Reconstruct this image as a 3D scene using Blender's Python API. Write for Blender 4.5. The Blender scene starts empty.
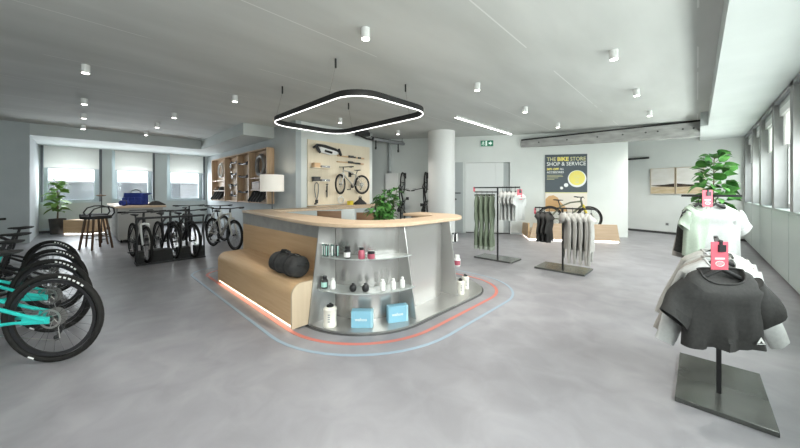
import bpy, bmesh, math, random
from math import sin, cos, pi, radians, sqrt, atan2
from mathutils import Vector, Matrix, Euler

random.seed(7)
C = bpy.context.scene.collection
SC = bpy.context.scene

# ------------------------------------------------------------------ camera, sky, light, exposure
EYE = 1.38
cam_d = bpy.data.cameras.new('camera')
cam = bpy.data.objects.new('camera', cam_d)
C.objects.link(cam)
cam.location = (0, 0, EYE)
cam.rotation_euler = (radians(90), 0, radians(43.96))
cam_d.sensor_width = 36
cam_d.lens = 36 * 308 / 800
cam_d.shift_y = -32.5 / 800
cam_d.clip_start = 0.02
SC.camera = cam

SC.view_settings.view_transform = 'Standard'
SC.view_settings.look = 'None'
SC.view_settings.gamma = 1
SC.view_settings.use_curve_mapping = False
SC.view_settings.exposure = 0.76

world = bpy.data.worlds.new('sky')
SC.world = world
world.use_nodes = True
wn = world.node_tree.nodes
wn['Background'].inputs[0].default_value = (0.86, 0.94, 1.0, 1)
wn['Background'].inputs[1].default_value = 3.2

def area(name, loc, rot, sx, sy, energy, color=(1, 1, 1), portal=False):
    d = bpy.data.lights.new(name, 'AREA')
    d.shape = 'RECTANGLE'
    d.size, d.size_y = sx, sy
    d.energy = energy
    d.color = color
    o = bpy.data.objects.new(name, d)
    C.objects.link(o)
    o.location = loc
    o.rotation_euler = rot
    if portal:
        d.cycles.is_portal = True
    return o

# daylight falling through the two window fronts
for y0 in (11.6, 10.3, 8.95, 7.5, 6.05, 4.65, 3.25, 1.85, 0.45, -0.95, -2.35, -3.75):
    area('window_daylight', (1.135, y0, 2.0), (0, radians(90), 0), 1.15, .8, 38, (0.93, 1.0, 0.95))
for y0 in (-0.11, 1.42, 3.1):
    area('window_daylight', (-15.73, y0, 1.62), (0, radians(-90), 0), 1.05, 1.1, 35, (0.9, 0.96, 1.0))

# ------------------------------------------------------------------ materials
def mat(name, col, rough=0.6, metal=0.0, emit=None, estr=0.0, alpha=1.0, spec=0.5, trans=0.0):
    m = bpy.data.materials.new(name)
    m.use_nodes = True
    b = m.node_tree.nodes['Principled BSDF']
    b.inputs['Base Color'].default_value = (*col, 1)
    b.inputs['Roughness'].default_value = rough
    b.inputs['Metallic'].default_value = metal
    b.inputs['Specular IOR Level'].default_value = spec
    if emit:
        b.inputs['Emission Color'].default_value = (*emit, 1)
        b.inputs['Emission Strength'].default_value = estr
    if alpha < 1:
        b.inputs['Alpha'].default_value = alpha
    if trans:
        b.inputs['Transmission Weight'].default_value = trans
    return m

def nodes(m):
    return m.node_tree.nodes, m.node_tree.links, m.node_tree.nodes['Principled BSDF']

def noisy(name, c1, c2, rough=0.6, scale=4.0, stretch=(1, 1, 1), detail=4, bump=0.0, metal=0.0, bscale=None, r2=None, spec=0.5):
    m = mat(name, c1, rough, metal, spec=spec)
    N, L, b = nodes(m)
    tc = N.new('ShaderNodeTexCoord')
    mp = N.new('ShaderNodeMapping')
    mp.inputs['Scale'].default_value = stretch
    nz = N.new('ShaderNodeTexNoise')
    nz.inputs['Scale'].default_value = scale
    nz.inputs['Detail'].default_value = detail
    rp = N.new('ShaderNodeValToRGB')
    rp.color_ramp.elements[0].color = (*c1, 1)
    rp.color_ramp.elements[1].color = (*c2, 1)
    rp.color_ramp.elements[0].position = 0.3
    rp.color_ramp.elements[1].position = 0.7
    L.new(tc.outputs['Object'], mp.inputs[0])
    L.new(mp.outputs[0], nz.inputs['Vector'])
    L.new(nz.outputs['Fac'], rp.inputs[0])
    L.new(rp.outputs[0], b.inputs['Base Color'])
    if r2 is not None:
        mr = N.new('ShaderNodeMapRange')
        mr.inputs[3].default_value = rough
        mr.inputs[4].default_value = r2
        L.new(nz.outputs['Fac'], mr.inputs[0])
        L.new(mr.outputs[0], b.inputs['Roughness'])
    if bump:
        n2 = N.new('ShaderNodeTexNoise')
        n2.inputs['Scale'].default_value = bscale or scale * 6
        bp = N.new('ShaderNodeBump')
        bp.inputs['Strength'].default_value = bump
        bp.inputs['Distance'].default_value = 0.01
        L.new(mp.outputs[0], n2.inputs['Vector'])
        L.new(n2.outputs['Fac'], bp.inputs['Height'])
        L.new(bp.outputs[0], b.inputs['Normal'])
    return m

def wood(name, c1, c2, axis='x', scale=3.0, rough=0.5):
    st = {'x': (0.6, 9, 9), 'y': (9, 0.6, 9), 'z': (9, 9, 0.6)}[axis]
    return noisy(name, c1, c2, rough, scale, st, 6, 0.05)

def ceiling_material():
    m = noisy('board_marked_concrete', (0.53, 0.55, 0.53), (0.63, 0.65, 0.63), 0.85, 1.2, (1.5, 0.4, 1), 5)
    N, L, b = nodes(m)
    src = b.inputs['Base Color'].links[0].from_socket
    tc = N.new('ShaderNodeTexCoord')
    sp = N.new('ShaderNodeSeparateXYZ')
    L.new(tc.outputs['Object'], sp.inputs[0])
    def line(period, width):
        d = N.new('ShaderNodeMath'); d.operation = 'DIVIDE'; d.inputs[1].default_value = period
        L.new(sp.outputs[0], d.inputs[0])
        fr = N.new('ShaderNodeMath'); fr.operation = 'FRACT'; L.new(d.outputs[0], fr.inputs[0])
        lt = N.new('ShaderNodeMath'); lt.operation = 'LESS_THAN'; lt.inputs[1].default_value = width / period
        L.new(fr.outputs[0], lt.inputs[0])
        return lt
    fine = line(0.19, 0.012)
    wide = line(1.58, 0.016)
    nz = N.new('ShaderNodeTexNoise'); nz.inputs['Scale'].default_value = 0.8
    mp = N.new('ShaderNodeMapping'); mp.inputs['Scale'].default_value = (3, 0.7, 1)
    L.new(tc.outputs['Object'], mp.inputs[0]); L.new(mp.outputs[0], nz.inputs['Vector'])
    gate = N.new('ShaderNodeMath'); gate.operation = 'GREATER_THAN'; gate.inputs[1].default_value = 0.46
    L.new(nz.outputs['Fac'], gate.inputs[0])
    gl = N.new('ShaderNodeMath'); gl.operation = 'MULTIPLY'
    L.new(gate.outputs[0], gl.inputs[0]); L.new(wide.outputs[0], gl.inputs[1])
    mx = N.new('ShaderNodeMix'); mx.data_type = 'RGBA'
    L.new(gl.outputs[0], mx.inputs[0]); L.new(src, mx.inputs[6]); mx.inputs[7].default_value = (0.74, 0.755, 0.74, 1)
    L.new(mx.outputs[2], b.inputs['Base Color'])
    bp = N.new('ShaderNodeBump'); bp.inputs['Strength'].default_value = 0.12; bp.inputs['Distance'].default_value = 0.01
    L.new(fine.outputs[0], bp.inputs['Height']); L.new(bp.outputs[0], b.inputs['Normal'])
    return m

def floor_material():
    m = noisy('polished_concrete', (0.216, 0.213, 0.23), (0.315, 0.311, 0.33), 0.3, 0.7, (1, 1, 1), 8, r2=0.5)
    N, L, b = nodes(m)
    src = b.inputs['Base Color'].links[0].from_socket
    n2 = N.new('ShaderNodeTexNoise'); n2.inputs['Scale'].default_value = 3.5; n2.inputs['Detail'].default_value = 8
    n2.inputs['Distortion'].default_value = 0.6
    tc = N.new('ShaderNodeTexCoord'); L.new(tc.outputs['Object'], n2.inputs['Vector'])
    rp = N.new('ShaderNodeValToRGB')
    rp.color_ramp.elements[0].position = 0.35; rp.color_ramp.elements[0].color = (0.88, 0.88, 0.88, 1)
    rp.color_ramp.elements[1].position = 0.7; rp.color_ramp.elements[1].color = (1.1, 1.1, 1.1, 1)
    L.new(n2.outputs['Fac'], rp.inputs[0])
    mx = N.new('ShaderNodeMix'); mx.data_type = 'RGBA'; mx.blend_type = 'MULTIPLY'; mx.inputs[0].default_value = 1
    L.new(src, mx.inputs[6]); L.new(rp.outputs[0], mx.inputs[7]); L.new(mx.outputs[2], b.inputs['Base Color'])
    return m

M = {}
M['ceiling'] = ceiling_material()
M['floor'] = floor_material()
M['wall'] = noisy('white_wall_paint', (0.665, 0.695, 0.675), (0.705, 0.735, 0.715), 0.8, 2)
M['wall_grey'] = noisy('grey_wall_paint', (0.42, 0.46, 0.47), (0.46, 0.50, 0.51), 0.8, 2)
M['soffit'] = noisy('soffit_paint', (0.53, 0.57, 0.56), (0.57, 0.61, 0.60), 0.8, 2)
M['white'] = mat('white_paint', (0.80, 0.81, 0.80), 0.5)
M['door_white'] = mat('door_white', (0.74, 0.76, 0.75), 0.45)
M['door_grey'] = mat('door_grey', (0.42, 0.45, 0.45), 0.5)
M['cabinet'] = mat('cabinet_lacquer', (0.43, 0.495, 0.475), 0.32)
M['pillar'] = noisy('concrete_pillar', (0.27, 0.275, 0.27), (0.33, 0.335, 0.33), 0.8, 3, bump=0.1)
M['beam'] = noisy('raw_concrete_beam', (0.28, 0.28, 0.27), (0.46, 0.46, 0.45), 0.9, 3, (1, 1, 3), 8, bump=0.4)
M['black'] = mat('black_metal', (0.018, 0.018, 0.019), 0.4)
M['black_matt'] = mat('black_matt', (0.02, 0.02, 0.02), 0.8)
M['rubber'] = mat('rubber', (0.014, 0.0135, 0.0125), 0.75, spec=0.3)
M['dark'] = mat('dark_grey', (0.06, 0.06, 0.06), 0.6)
M['mid'] = mat('mid_grey', (0.28, 0.29, 0.30), 0.6)
M['steel'] = mat('steel', (0.62, 0.61, 0.59), 0.3, 1.0)
M['chrome'] = mat('chrome', (0.75, 0.74, 0.72), 0.18, 1.0)
M['counter'] = noisy('brushed_metal', (0.54, 0.53, 0.51), (0.57, 0.56, 0.54), 0.27, 1.2, (1, 1, 1), 3, metal=0.75)
M['fin'] = mat('fin_metal', (0.50, 0.495, 0.48), 0.3, 0.75)
M['felt'] = noisy('grey_felt', (0.30, 0.30, 0.295), (0.38, 0.38, 0.37), 0.9, 8, bump=0.3)
M['bench_grey'] = mat('workbench_grey', (0.40, 0.39, 0.37), 0.6)
M['oak'] = wood('oak_veneer', (0.58, 0.37, 0.20), (0.66, 0.45, 0.26), 'x')
M['oak_light'] = wood('oak_edge', (0.52, 0.415, 0.29), (0.58, 0.47, 0.335), 'z')
M['top'] = wood('birch_worktop', (0.54, 0.39, 0.26), (0.62, 0.47, 0.33), 'x')
M['pine'] = wood('pine_plywood', (0.46, 0.31, 0.19), (0.60, 0.43, 0.28), 'z', 3)
M['pegboard'] = wood('pale_birch_board', (0.76, 0.66, 0.50), (0.82, 0.72, 0.56), 'z')
M['walnut'] = wood('walnut', (0.09, 0.05, 0.03), (0.15, 0.085, 0.05), 'z')
M['chair_brown'] = wood('brown_wood', (0.20, 0.11, 0.06), (0.27, 0.16, 0.09), 'x')
M['glass'] = mat('window_glass', (0.9, 0.95, 0.97), 0.02, 0.0, alpha=0.12)
M['glass_shelf'] = mat('glass_shelf', (0.46, 0.49, 0.475), 0.15, 0.0, alpha=0.75)
M['frame'] = mat('window_frame', (0.52, 0.60, 0.62), 0.5)
M['frame_dark'] = mat('window_frame_dark', (0.10, 0.11, 0.12), 0.5)
M['blind'] = mat('roller_blind', (0.85, 0.85, 0.82), 0.9, trans=0.0)
N_, L_, b_ = nodes(M['blind'])
_t = N_.new('ShaderNodeBsdfTranslucent'); _t.inputs[0].default_value = (0.95, 0.95, 0.92, 1)
_m = N_.new('ShaderNodeMixShader'); _m.inputs[0].default_value = 0.34
_o = [n for n in N_ if n.type == 'OUTPUT_MATERIAL'][0]
L_.new(b_.outputs[0], _m.inputs[1]); L_.new(_t.outputs[0], _m.inputs[2]); L_.new(_m.outputs[0], _o.inputs[0])
M['lamp_on'] = mat('lamp_glow', (1, 1, 1), 0.5, emit=(1, 0.96, 0.9), estr=5)
M['ring_glow'] = mat('ring_glow', (1, 1, 1), 0.5, emit=(1, 0.98, 0.95), estr=2)
M['strip_glow'] = mat('strip_glow', (1, 1, 1), 0.5, emit=(1, 0.98, 0.95), estr=5)
M['warm_glow'] = mat('warm_led', (1, 0.9, 0.75), 0.5, emit=(1, 0.84, 0.64), estr=1.7)
M['shade'] = mat('lamp_shade', (0.85, 0.81, 0.74), 0.9, emit=(1, 0.93, 0.82), estr=0.16)
M['red_line'] = mat('red_floor_tape', (0.60, 0.18, 0.14), 0.4)
M['blue_line'] = mat('blue_floor_tape', (0.27, 0.36, 0.44), 0.4)
M['black_line'] = mat('dark_floor_tape', (0.06, 0.06, 0.06), 0.4)
M['teal'] = mat('teal_bike_paint', (0.03, 0.58, 0.52), 0.28)
M['silver_paint'] = mat('silver_bike_paint', (0.52, 0.50, 0.45), 0.35, 0.3)
M['white_paint'] = mat('white_bike_paint', (0.80, 0.80, 0.78), 0.3)
M['black_paint'] = mat('black_bike_paint', (0.02, 0.02, 0.022), 0.3)
M['olive_paint'] = mat('olive_bike_paint', (0.12, 0.13, 0.08), 0.35)
M['yellow_paint'] = mat('yellow_paint', (0.75, 0.62, 0.05), 0.4)
M['tee_black'] = noisy('black_jersey', (0.026, 0.026, 0.025), (0.038, 0.037, 0.035), 0.85, 60, bump=0.15)
M['tee_white'] = noisy('white_jersey', (0.47, 0.48, 0.47), (0.53, 0.54, 0.53), 0.9, 60, bump=0.15)
M['tee_sage'] = noisy('pale_sage_jersey', (0.36, 0.43, 0.35), (0.42, 0.48, 0.40), 0.9, 60, bump=0.15)
M['tee_grey'] = noisy('light_grey_fleece', (0.42, 0.41, 0.385), (0.48, 0.47, 0.445), 0.95, 60, bump=0.2)
M['tee_stone'] = noisy('stone_fleece', (0.33, 0.31, 0.285), (0.39, 0.37, 0.34), 0.95, 60, bump=0.2)
M['trouser'] = noisy('sage_fleece', (0.19, 0.235, 0.17), (0.24, 0.29, 0.21), 0.95, 60, bump=0.2)
M['trouser_cuff'] = mat('pale_cuff', (0.36, 0.40, 0.34), 0.95)
M['red_tag'] = mat('red_card', (0.62, 0.11, 0.15), 0.5)
M['tag_print'] = mat('pale_print', (0.95, 0.80, 0.78), 0.5)
M['bag'] = noisy('charcoal_canvas', (0.022, 0.022, 0.022), (0.045, 0.044, 0.043), 0.85, 20, bump=0.3)
M['blue_bag'] = noisy('blue_nylon', (0.015, 0.035, 0.22), (0.03, 0.06, 0.34), 0.6, 12, bump=0.4)
M['blue_box'] = mat('blue_carton', (0.24, 0.50, 0.64), 0.45)
M['blue_box_edge'] = mat('pale_blue_carton', (0.40, 0.66, 0.76), 0.45)
M['cream'] = mat('cream_plastic', (0.80, 0.78, 0.70), 0.35)
M['white_plastic'] = mat('white_plastic', (0.82, 0.82, 0.80), 0.3)
M['pink'] = mat('rose_plastic', (0.42, 0.10, 0.14), 0.35)
M['black_plastic'] = mat('black_plastic', (0.015, 0.015, 0.016), 0.3)
M['green_dark'] = mat('dark_green_plastic', (0.04, 0.10, 0.08), 0.35)
M['mint'] = mat('mint_print', (0.40, 0.65, 0.58), 0.5)
M['leaf'] = noisy('leaf_green', (0.03, 0.12, 0.025), (0.10, 0.27, 0.06), 0.55, 6, spec=0.25)
M['leaf_light'] = noisy('leaf_light_green', (0.09, 0.19, 0.04), (0.20, 0.33, 0.08), 0.6, 6, spec=0.2)
M['bark'] = noisy('bark', (0.10, 0.07, 0.05), (0.17, 0.13, 0.09), 0.9, 20)
M['soil'] = noisy('soil', (0.03, 0.022, 0.015), (0.06, 0.045, 0.03), 1.0, 30)
M['pot_dark'] = noisy('dark_pot', (0.03, 0.028, 0.025), (0.07, 0.06, 0.05), 0.6, 6)
M['pot_light'] = mat('pale_pot', (0.55, 0.55, 0.53), 0.6)
M['terracotta'] = mat('bronze_pot', (0.25, 0.17, 0.09), 0.5)
M['poster_dark'] = mat('poster_slate', (0.055, 0.075, 0.09), 0.5)
M['poster_yellow'] = mat('poster_yellow', (0.85, 0.74, 0.16), 0.5)
M['poster_pale'] = mat('poster_pale_yellow', (0.72, 0.69, 0.36), 0.5)
M['poster_white'] = mat('poster_white', (0.86, 0.87, 0.86), 0.5)
M['poster_cream'] = mat('poster_cream', (0.80, 0.74, 0.66), 0.5)
M['poster_tan'] = mat('poster_tan', (0.62, 0.38, 0.17), 0.5)
M['exit_green'] = mat('exit_green', (0.0, 0.16, 0.08), 0.4, emit=(0.0, 0.25, 0.12), estr=0.08)
M['exit_white'] = mat('exit_white', (0.8, 0.9, 0.85), 0.4, emit=(0.8, 1, 0.9), estr=0.2)
M['canvas_pale'] = noisy('canvas_pale', (0.70, 0.67, 0.62), (0.80, 0.78, 0.75), 0.9, 3, (1, 1, 2), 6)
M['canvas_tan'] = noisy('canvas_tan', (0.50, 0.38, 0.22), (0.66, 0.56, 0.40), 0.9, 5, (1, 1, 3), 6)
M['canvas_dark'] = noisy('canvas_dark', (0.02, 0.015, 0.012), (0.10, 0.07, 0.05), 0.9, 6)
M['plate'] = noisy('blackened_steel_plate', (0.10, 0.105, 0.098), (0.15, 0.155, 0.145), 0.14, 2.5, r2=0.3, metal=0.5)
M['silver_tool'] = mat('worn_metal', (0.30, 0.29, 0.28), 0.6, 0.6)
M['facade_deep'] = noisy('deep_grey_courtyard_facade', (0.022, 0.023, 0.025), (0.04, 0.042, 0.045), 0.9, 0.6)  # courtyard wing has a deep grey base colour
M['render_wall'] = noisy('pale_facade', (0.20, 0.20, 0.20), (0.26, 0.26, 0.26), 0.9, 2)
M['facade_dark'] = noisy('dark_facade', (0.06, 0.065, 0.07), (0.11, 0.115, 0.12), 0.9, 0.6)
M['asphalt'] = noisy('asphalt', (0.10, 0.10, 0.10), (0.15, 0.15, 0.15), 0.9, 5)

# ------------------------------------------------------------------ shape helpers
class S:
    """collects shapes into one bmesh"""
    def __init__(s):
        s.bm = bmesh.new()
    def box(s, x0, x1, y0, y1, z0, z1, mx=None):
        r = bmesh.ops.create_cube(s.bm, size=1)
        for v in r['verts']:
            v.co = Vector((x0 + (v.co.x + .5) * (x1 - x0), y0 + (v.co.y + .5) * (y1 - y0), z0 + (v.co.z + .5) * (z1 - z0)))
            if mx: v.co = mx @ v.co
        return s
    def rings(s, rings, cap0=True, cap1=True, closed=False):
        """rings: list of equal-length loops of points"""
        vs = [[s.bm.verts.new(p) for p in r] for r in rings]
        n = len(vs[0])
        pairs = list(zip(vs, vs[1:])) + ([(vs[-1], vs[0])] if closed else [])
        for a, b in pairs:
            for i in range(n):
                j = (i + 1) % n
                s.bm.faces.new((a[i], a[j], b[j], b[i]))
        if not closed:
            if cap0: s.bm.faces.new(list(reversed(vs[0])))
            if cap1: s.bm.faces.new(vs[-1])
        return s
    def tube(s, pts, r, seg=8, closed=False, cap=True):
        pts = [Vector(p) for p in pts]
        n = len(pts)
        rr = r if isinstance(r, (list, tuple)) else [r] * n
        rings = []
        up = None
        for i, p in enumerate(pts):
            if closed: t = pts[(i + 1) % n] - pts[i - 1]
            elif i == 0: t = pts[1] - p
            elif i == n - 1: t = p - pts[i - 1]
            else: t = (pts[i + 1] - p).normalized() + (p - pts[i - 1]).normalized()
            t.normalize()
            if up is None:
                up = Vector((0, 0, 1)) if abs(t.z) < .9 else Vector((1, 0, 0))
            a = t.cross(up)
            if a.length < 1e-5: a = t.orthogonal()
            a.normalize()
            b = a.cross(t).normalized()
            up = b
            rings.append([p + a * (cos(2 * pi * k / seg) * rr[i]) + b * (sin(2 * pi * k / seg) * rr[i]) for k in range(seg)])
        s.rings(rings, cap, cap, closed)
        return s
    def cyl(s, p0, p1, r, r2=None, seg=16):
        return s.tube([p0, p1], [r, r if r2 is None else r2], seg)
    def lathe(s, prof, c=(0, 0, 0), seg=20, axis='z'):
        rings = []
        for r, h in prof:
            ring = []
            for k in range(seg):
                a = 2 * pi * k / seg
                x, y = r * cos(a), r * sin(a)
                p = {'z': (x, y, h), 'y': (x, h, -y), 'x': (h, x, y)}[axis]
                ring.append(Vector(p) + Vector(c))
            rings.append(ring)
        return s.rings(rings)
    def torus(s, c, R, r, axis='y', seg=40, rs=8, sq=1.0, a0=0, a1=2 * pi):
        full = abs(a1 - a0 - 2 * pi) < 1e-6
        n = seg if full else seg + 1
        rings = []
        for i in range(n):
            a = a0 + (a1 - a0) * i / seg
            ring = []
            for k in range(rs):
                b = 2 * pi * k / rs
                q = R + r * cos(b); w = r * sq * sin(b)
                x, y = q * cos(a), q * sin(a)
                p = {'z': (x, y, w), 'y': (x, w, y), 'x': (w, x, y)}[axis]
                ring.append(Vector(p) + Vector(c))
            rings.append(ring)
        return s.rings(rings, closed=full)
    def prism(s, poly, z0, z1, plane='xy', mx=None):
        """poly in plane, extruded along the remaining axis"""
        def P(u, v, w):
            p = {'xy': (u, v, w), 'xz': (u, w, v), 'yz': (w, u, v)}[plane]
            p = Vector(p)
            return mx @ p if mx else p
        s.rings([[P(u, v, z0) for u, v in poly], [P(u, v, z1) for u, v in poly]])
        return s
    def ball(s, c, r, sc=(1, 1, 1), u=16, v=10):
        res = bmesh.ops.create_uvsphere(s.bm, u_segments=u, v_segments=v, radius=1)
        for w in res['verts']:
            w.co = Vector((w.co.x * r * sc[0] + c[0], w.co.y * r * sc[1] + c[1], w.co.z * r * sc[2] + c[2]))
        return s
    def grid(s, f, nu, nv):
        vs = [[s.bm.verts.new(f(i / nu, j / nv)) for j in range(nv + 1)] for i in range(nu + 1)]
        for i in range(nu):
            for j in range(nv):
                s.bm.faces.new((vs[i][j], vs[i + 1][j], vs[i + 1][j + 1], vs[i][j + 1]))
        return s
    def move(s, mx):
        bmesh.ops.transform(s.bm, matrix=mx, verts=s.bm.verts)
        return s
    def mesh(s, name, m, smooth=35):
        bmesh.ops.recalc_face_normals(s.bm, faces=s.bm.faces)
        me = bpy.data.meshes.new(name)
        s.bm.to_mesh(me)
        s.bm.free()
        me.materials.append(m)
        if smooth:
            for p in me.polygons: p.use_smooth = True
            me.set_sharp_from_angle(angle=radians(smooth))
        return me

def put(name, me, parent=None):
    o = bpy.data.objects.new(name, me)
    C.objects.link(o)
    if parent: o.parent = parent
    return o

def obj(name, s, m, parent=None, smooth=35, bevel=0.0, label=None):
    o = put(name, s.mesh(name, M[m] if isinstance(m, str) else m, smooth), parent)
    if bevel:
        b = o.modifiers.new('bevel', 'BEVEL'); b.width = bevel; b.segments = 2; b.limit_method = 'ANGLE'
    if label: o['label'] = label
    return o

def tag(o, label, cat, group=None, kind=None):
    o['label'] = label; o['category'] = cat
    if group: o['group'] = group
    if kind: o['kind'] = kind
    return o

def thing(name, label, cat, loc=(0, 0, 0), rz=0.0, group=None):
    o = bpy.data.objects.new(name, None)
    C.objects.link(o)
    o.empty_display_size = .1
    o.location = loc; o.rotation_euler = (0, 0, rz)
    return tag(o, label, cat, group)

def struct(name, s, m, parent=None, label=None, smooth=35):
    o = obj(name, s, m, parent, smooth)
    if parent is None:
        o['kind'] = 'structure'
        o['category'] = name.split('_')[0]
        o['label'] = label
    return o

KIDS = {}
def copy_tree(o, parent=None):
    c = o.copy(); C.objects.link(c)
    if parent is not None: c.parent = parent
    for ch in list(o.children): copy_tree(ch, c)
    return c
def dup(root, label, loc, rz=None, group=None):
    c = copy_tree(root)
    c.location = loc
    if rz is not None: c.rotation_euler = (0, 0, rz)
    c['label'] = label
    if group: c['group'] = group
    return c

def box(x0, x1, y0, y1, z0, z1, mx=None): return S().box(x0, x1, y0, y1, z0, z1, mx)

def text_mesh(name, txt, size, m, parent, mx, extrude=0.001, bold=0.0, space=1.0, align='LEFT'):
    cu = bpy.data.curves.new(name, 'FONT')
    cu.body = txt; cu.size = size; cu.extrude = extrude; cu.offset = bold; cu.space_character = space
    cu.align_x = align
    cu.resolution_u = 3
    t = bpy.data.objects.new(name, cu); C.objects.link(t)
    dg = bpy.context.evaluated_depsgraph_get()
    me = bpy.data.meshes.new_from_object(t.evaluated_get(dg))
    bpy.data.objects.remove(t); bpy.data.curves.remove(cu)
    me.transform(mx)
    me.materials.clear(); me.materials.append(M[m])
    return put(name, me, parent)

def rot(ax, deg): return Matrix.Rotation(radians(deg), 4, ax)
def tr(*p): return Matrix.Translation(p)

def rounded_rect(x0, x1, y0, y1, r, n=8):
    """r: (x0y0, x1y0, x1y1, x0y1) corner radii, counter-clockwise"""
    if not isinstance(r, (tuple, list)): r = (r,) * 4
    out = []
    for (cx, cy, rr, a) in ((x0 + r[0], y0 + r[0], r[0], 180), (x1 - r[1], y0 + r[1], r[1], 270), (x1 - r[2], y1 - r[2], r[2], 0), (x0 + r[3], y1 - r[3], r[3], 90)):
        for k in range(n + 1):
            t = radians(a + 90 * k / n)
            out.append((cx + rr * cos(t), cy + rr * sin(t)))
    return out

# ------------------------------------------------------------------ the setting
CZ = 3.22     # ceiling
SZ = 2.90     # underside of the lowered edges
struct('floor', box(-16.2, 1.8, -6.4, 15.2, -0.12, 0), 'floor', label='polished grey concrete floor of the shop')
struct('ceiling', box(-16.2, 1.8, -6.4, 15.2, CZ, CZ + .15), 'ceiling', label='grey board-marked concrete ceiling')

WX = -15.5
struct('wall_left_front', box(-13.1, -12.9, -6.4, -0.95, 0, CZ), 'wall_grey', label='grey wall beside the window alcove behind the turquoise bicycles')
struct('wall_alcove_side', box(-15.8, -13.1, -1.15, -0.95, 0, CZ), 'wall_grey', label='short return wall at the side of the window alcove')
wins = [(-0.92, 0.54), (0.80, 2.05), (2.44, 3.78)]
WZ0, WZ1 = 1.02, 2.93
s = S().box(-15.8, WX, -0.95, 3.85, 0, WZ0).box(-15.8, WX, -0.95, 3.85, WZ1, CZ)
edges = [-0.95] + [e for w in wins for e in w] + [3.85]
for a, b in zip(edges[0::2], edges[1::2]): s.box(-15.8, WX, a, b, WZ0, WZ1)
struct('wall_window_side', s, 'soffit', label='pale wall with the three blind-covered windows')
for i, (a, b) in enumerate(wins):
    f = S()
    f.box(-15.79, -15.70, a + .002, a + .16, WZ0, WZ1 - .01).box(-15.79, -15.70, b - .20, b - .002, WZ0, WZ1 - .01)
    f.box(-15.79, -15.70, a + .16, b - .20, WZ0, WZ0 + .07).box(-15.79, -15.70, a + .16, b - .20, WZ1 - .08, WZ1 - .01)
    w = struct('window_%d' % (i + 1), f, 'frame', label=['window behind the potted fig with yellow green leaves', 'middle window behind the workbench', 'window beside the product wall'][i])
    obj('glass_pane', box(-15.76, -15.75, a + .16, b - .20, WZ0 + .07, WZ1 - .08), 'glass', w)
    q = S()
    q.box(-15.75, -15.69, a + .16, b - .20, 2.16, 2.19)
    obj('transom_bar', q, 'frame', w)
    obj('dark_side_channel', box(-15.68, WX + .012, b - .075, b - .004, WZ0, WZ1 - .02), 'frame_dark', w)
    if i == 0: obj('dark_side_channel', box(-15.68, WX + .012, a + .004, a + .06, WZ0, WZ1 - .02), 'frame_dark', w)
    obj('sill', box(-15.70, WX + .05, a - .03, b + .03, WZ0 - .035, WZ0), 'frame', w)
    bl = thing('roller_blind', ['white roller blind half lowered over the window behind the fig', 'white roller blind half lowered over the window behind the workbench', 'white roller blind half lowered over the window beside the product wall'][i], 'blind', (WX + .03, (a + b) / 2, WZ1), 0, 'roller blinds of the window alcove')
    hw = (b - a) / 2 - .08
    obj('blind_fabric', box(.005, .012, -hw, hw, -.74, -.03), 'blind', bl)
    obj('bottom_bar', box(.000, .02, -hw, hw, -.765, -.74), 'white', bl)
    obj('blind_roller', S().cyl((.015, -hw, -.025), (.015, hw, -.025), .028), 'white', bl)
struct('trim_ledge', box(WX, WX + .04, -0.9, 3.8, 0.10, 0.16), 'frame', label='heater strip low along the window wall')
struct('baseboard_alcove', box(WX, WX + .02, -0.95, 3.85, 0, 0.08), 'dark', label='dark baseboard under the windows')

struct('wall_products', box(-15.8, -7.45, 3.85, 4.0, 0, CZ), 'wall_grey', label='grey wall that carries the pine product shelf')
struct('wall_partition', box(-7.65, -7.45, 4.0, 6.45, 0, CZ), 'wall', label='pale wall that carries the tool board')

struct('soffit_windows', box(-15.8, -12.9, -0.95, 3.85, SZ, CZ), 'soffit', label='lowered ceiling edge over the window alcove')['kind'] = 'structure'
struct('soffit_products', box(-12.9, -8.72, 3.02, 3.85, SZ, CZ), 'soffit', label='lowered ceiling box over the product shelf')
struct('soffit_cabinets', S().box(.185, 1.8, -6.4, 10.0, SZ, CZ).box(.06, 1.8, 10.0, 14.4, SZ, CZ), 'soffit', label='white lowered ceiling along the window cabinets')

WA = math.atan(0.605)
WB = tr(-7.45, 7.815, 0) @ Matrix.Rotation(WA, 4, 'Z')       # along the doors' wall: x along it, y into it
WLEN = 6.963
s = S()
s.box(-3.2, 2.17, 0, .18, 0, CZ, WB).box(3.63, WLEN, 0, .18, 0, CZ, WB).box(2.17, 3.63, 0, .18, 2.34, CZ, WB)
struct('wall_doors', s, 'wall', label='white wall with the doors and the dark poster')
s = S().box(2.17, 2.20, -.012, .10, 0, 2.37, WB).box(3.60, 3.63, -.012, .10, 0, 2.37, WB).box(2.20, 3.60, -.012, .10, 2.34, 2.37, WB)
d = struct('door_1', s, 'door_white', label='white double door under the green exit sign')
obj('wide_leaf', box(2.205, 3.155, .02, .06, .03, 2.335, WB), 'door_white', d)
obj('narrow_leaf', box(3.165, 3.40, .03, .07, .03, 2.335, WB), 'door_white', d)
obj('fixed_panel', box(3.40, 3.595, .05, .08, .03, 2.335, WB), 'door_grey', d, label='grey recessed side panel')
obj('threshold', box(2.18, 3.62, .0, .12, 0, .03, WB), 'dark', d)
d = struct('door_2', box(1.36, 2.10, -.03, -.002, 0.02, 2.36, WB), 'door_grey', label='grey door half hidden behind the round column')
h = S().cyl(WB @ Vector((1.86, -.03, 1.33)), WB @ Vector((1.86, -.09, 1.33)), .018, seg=10)
h.tube([WB @ Vector((1.86, -.085, 1.33)), WB @ Vector((2.03, -.085, 1.33))], .016, 8)
obj('door_handle', h, 'black', d)
obj('lock', S().cyl(WB @ Vector((1.86, -.03, 1.12)), WB @ Vector((1.86, -.055, 1.12)), .035, seg=12), 'black', d)
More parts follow.
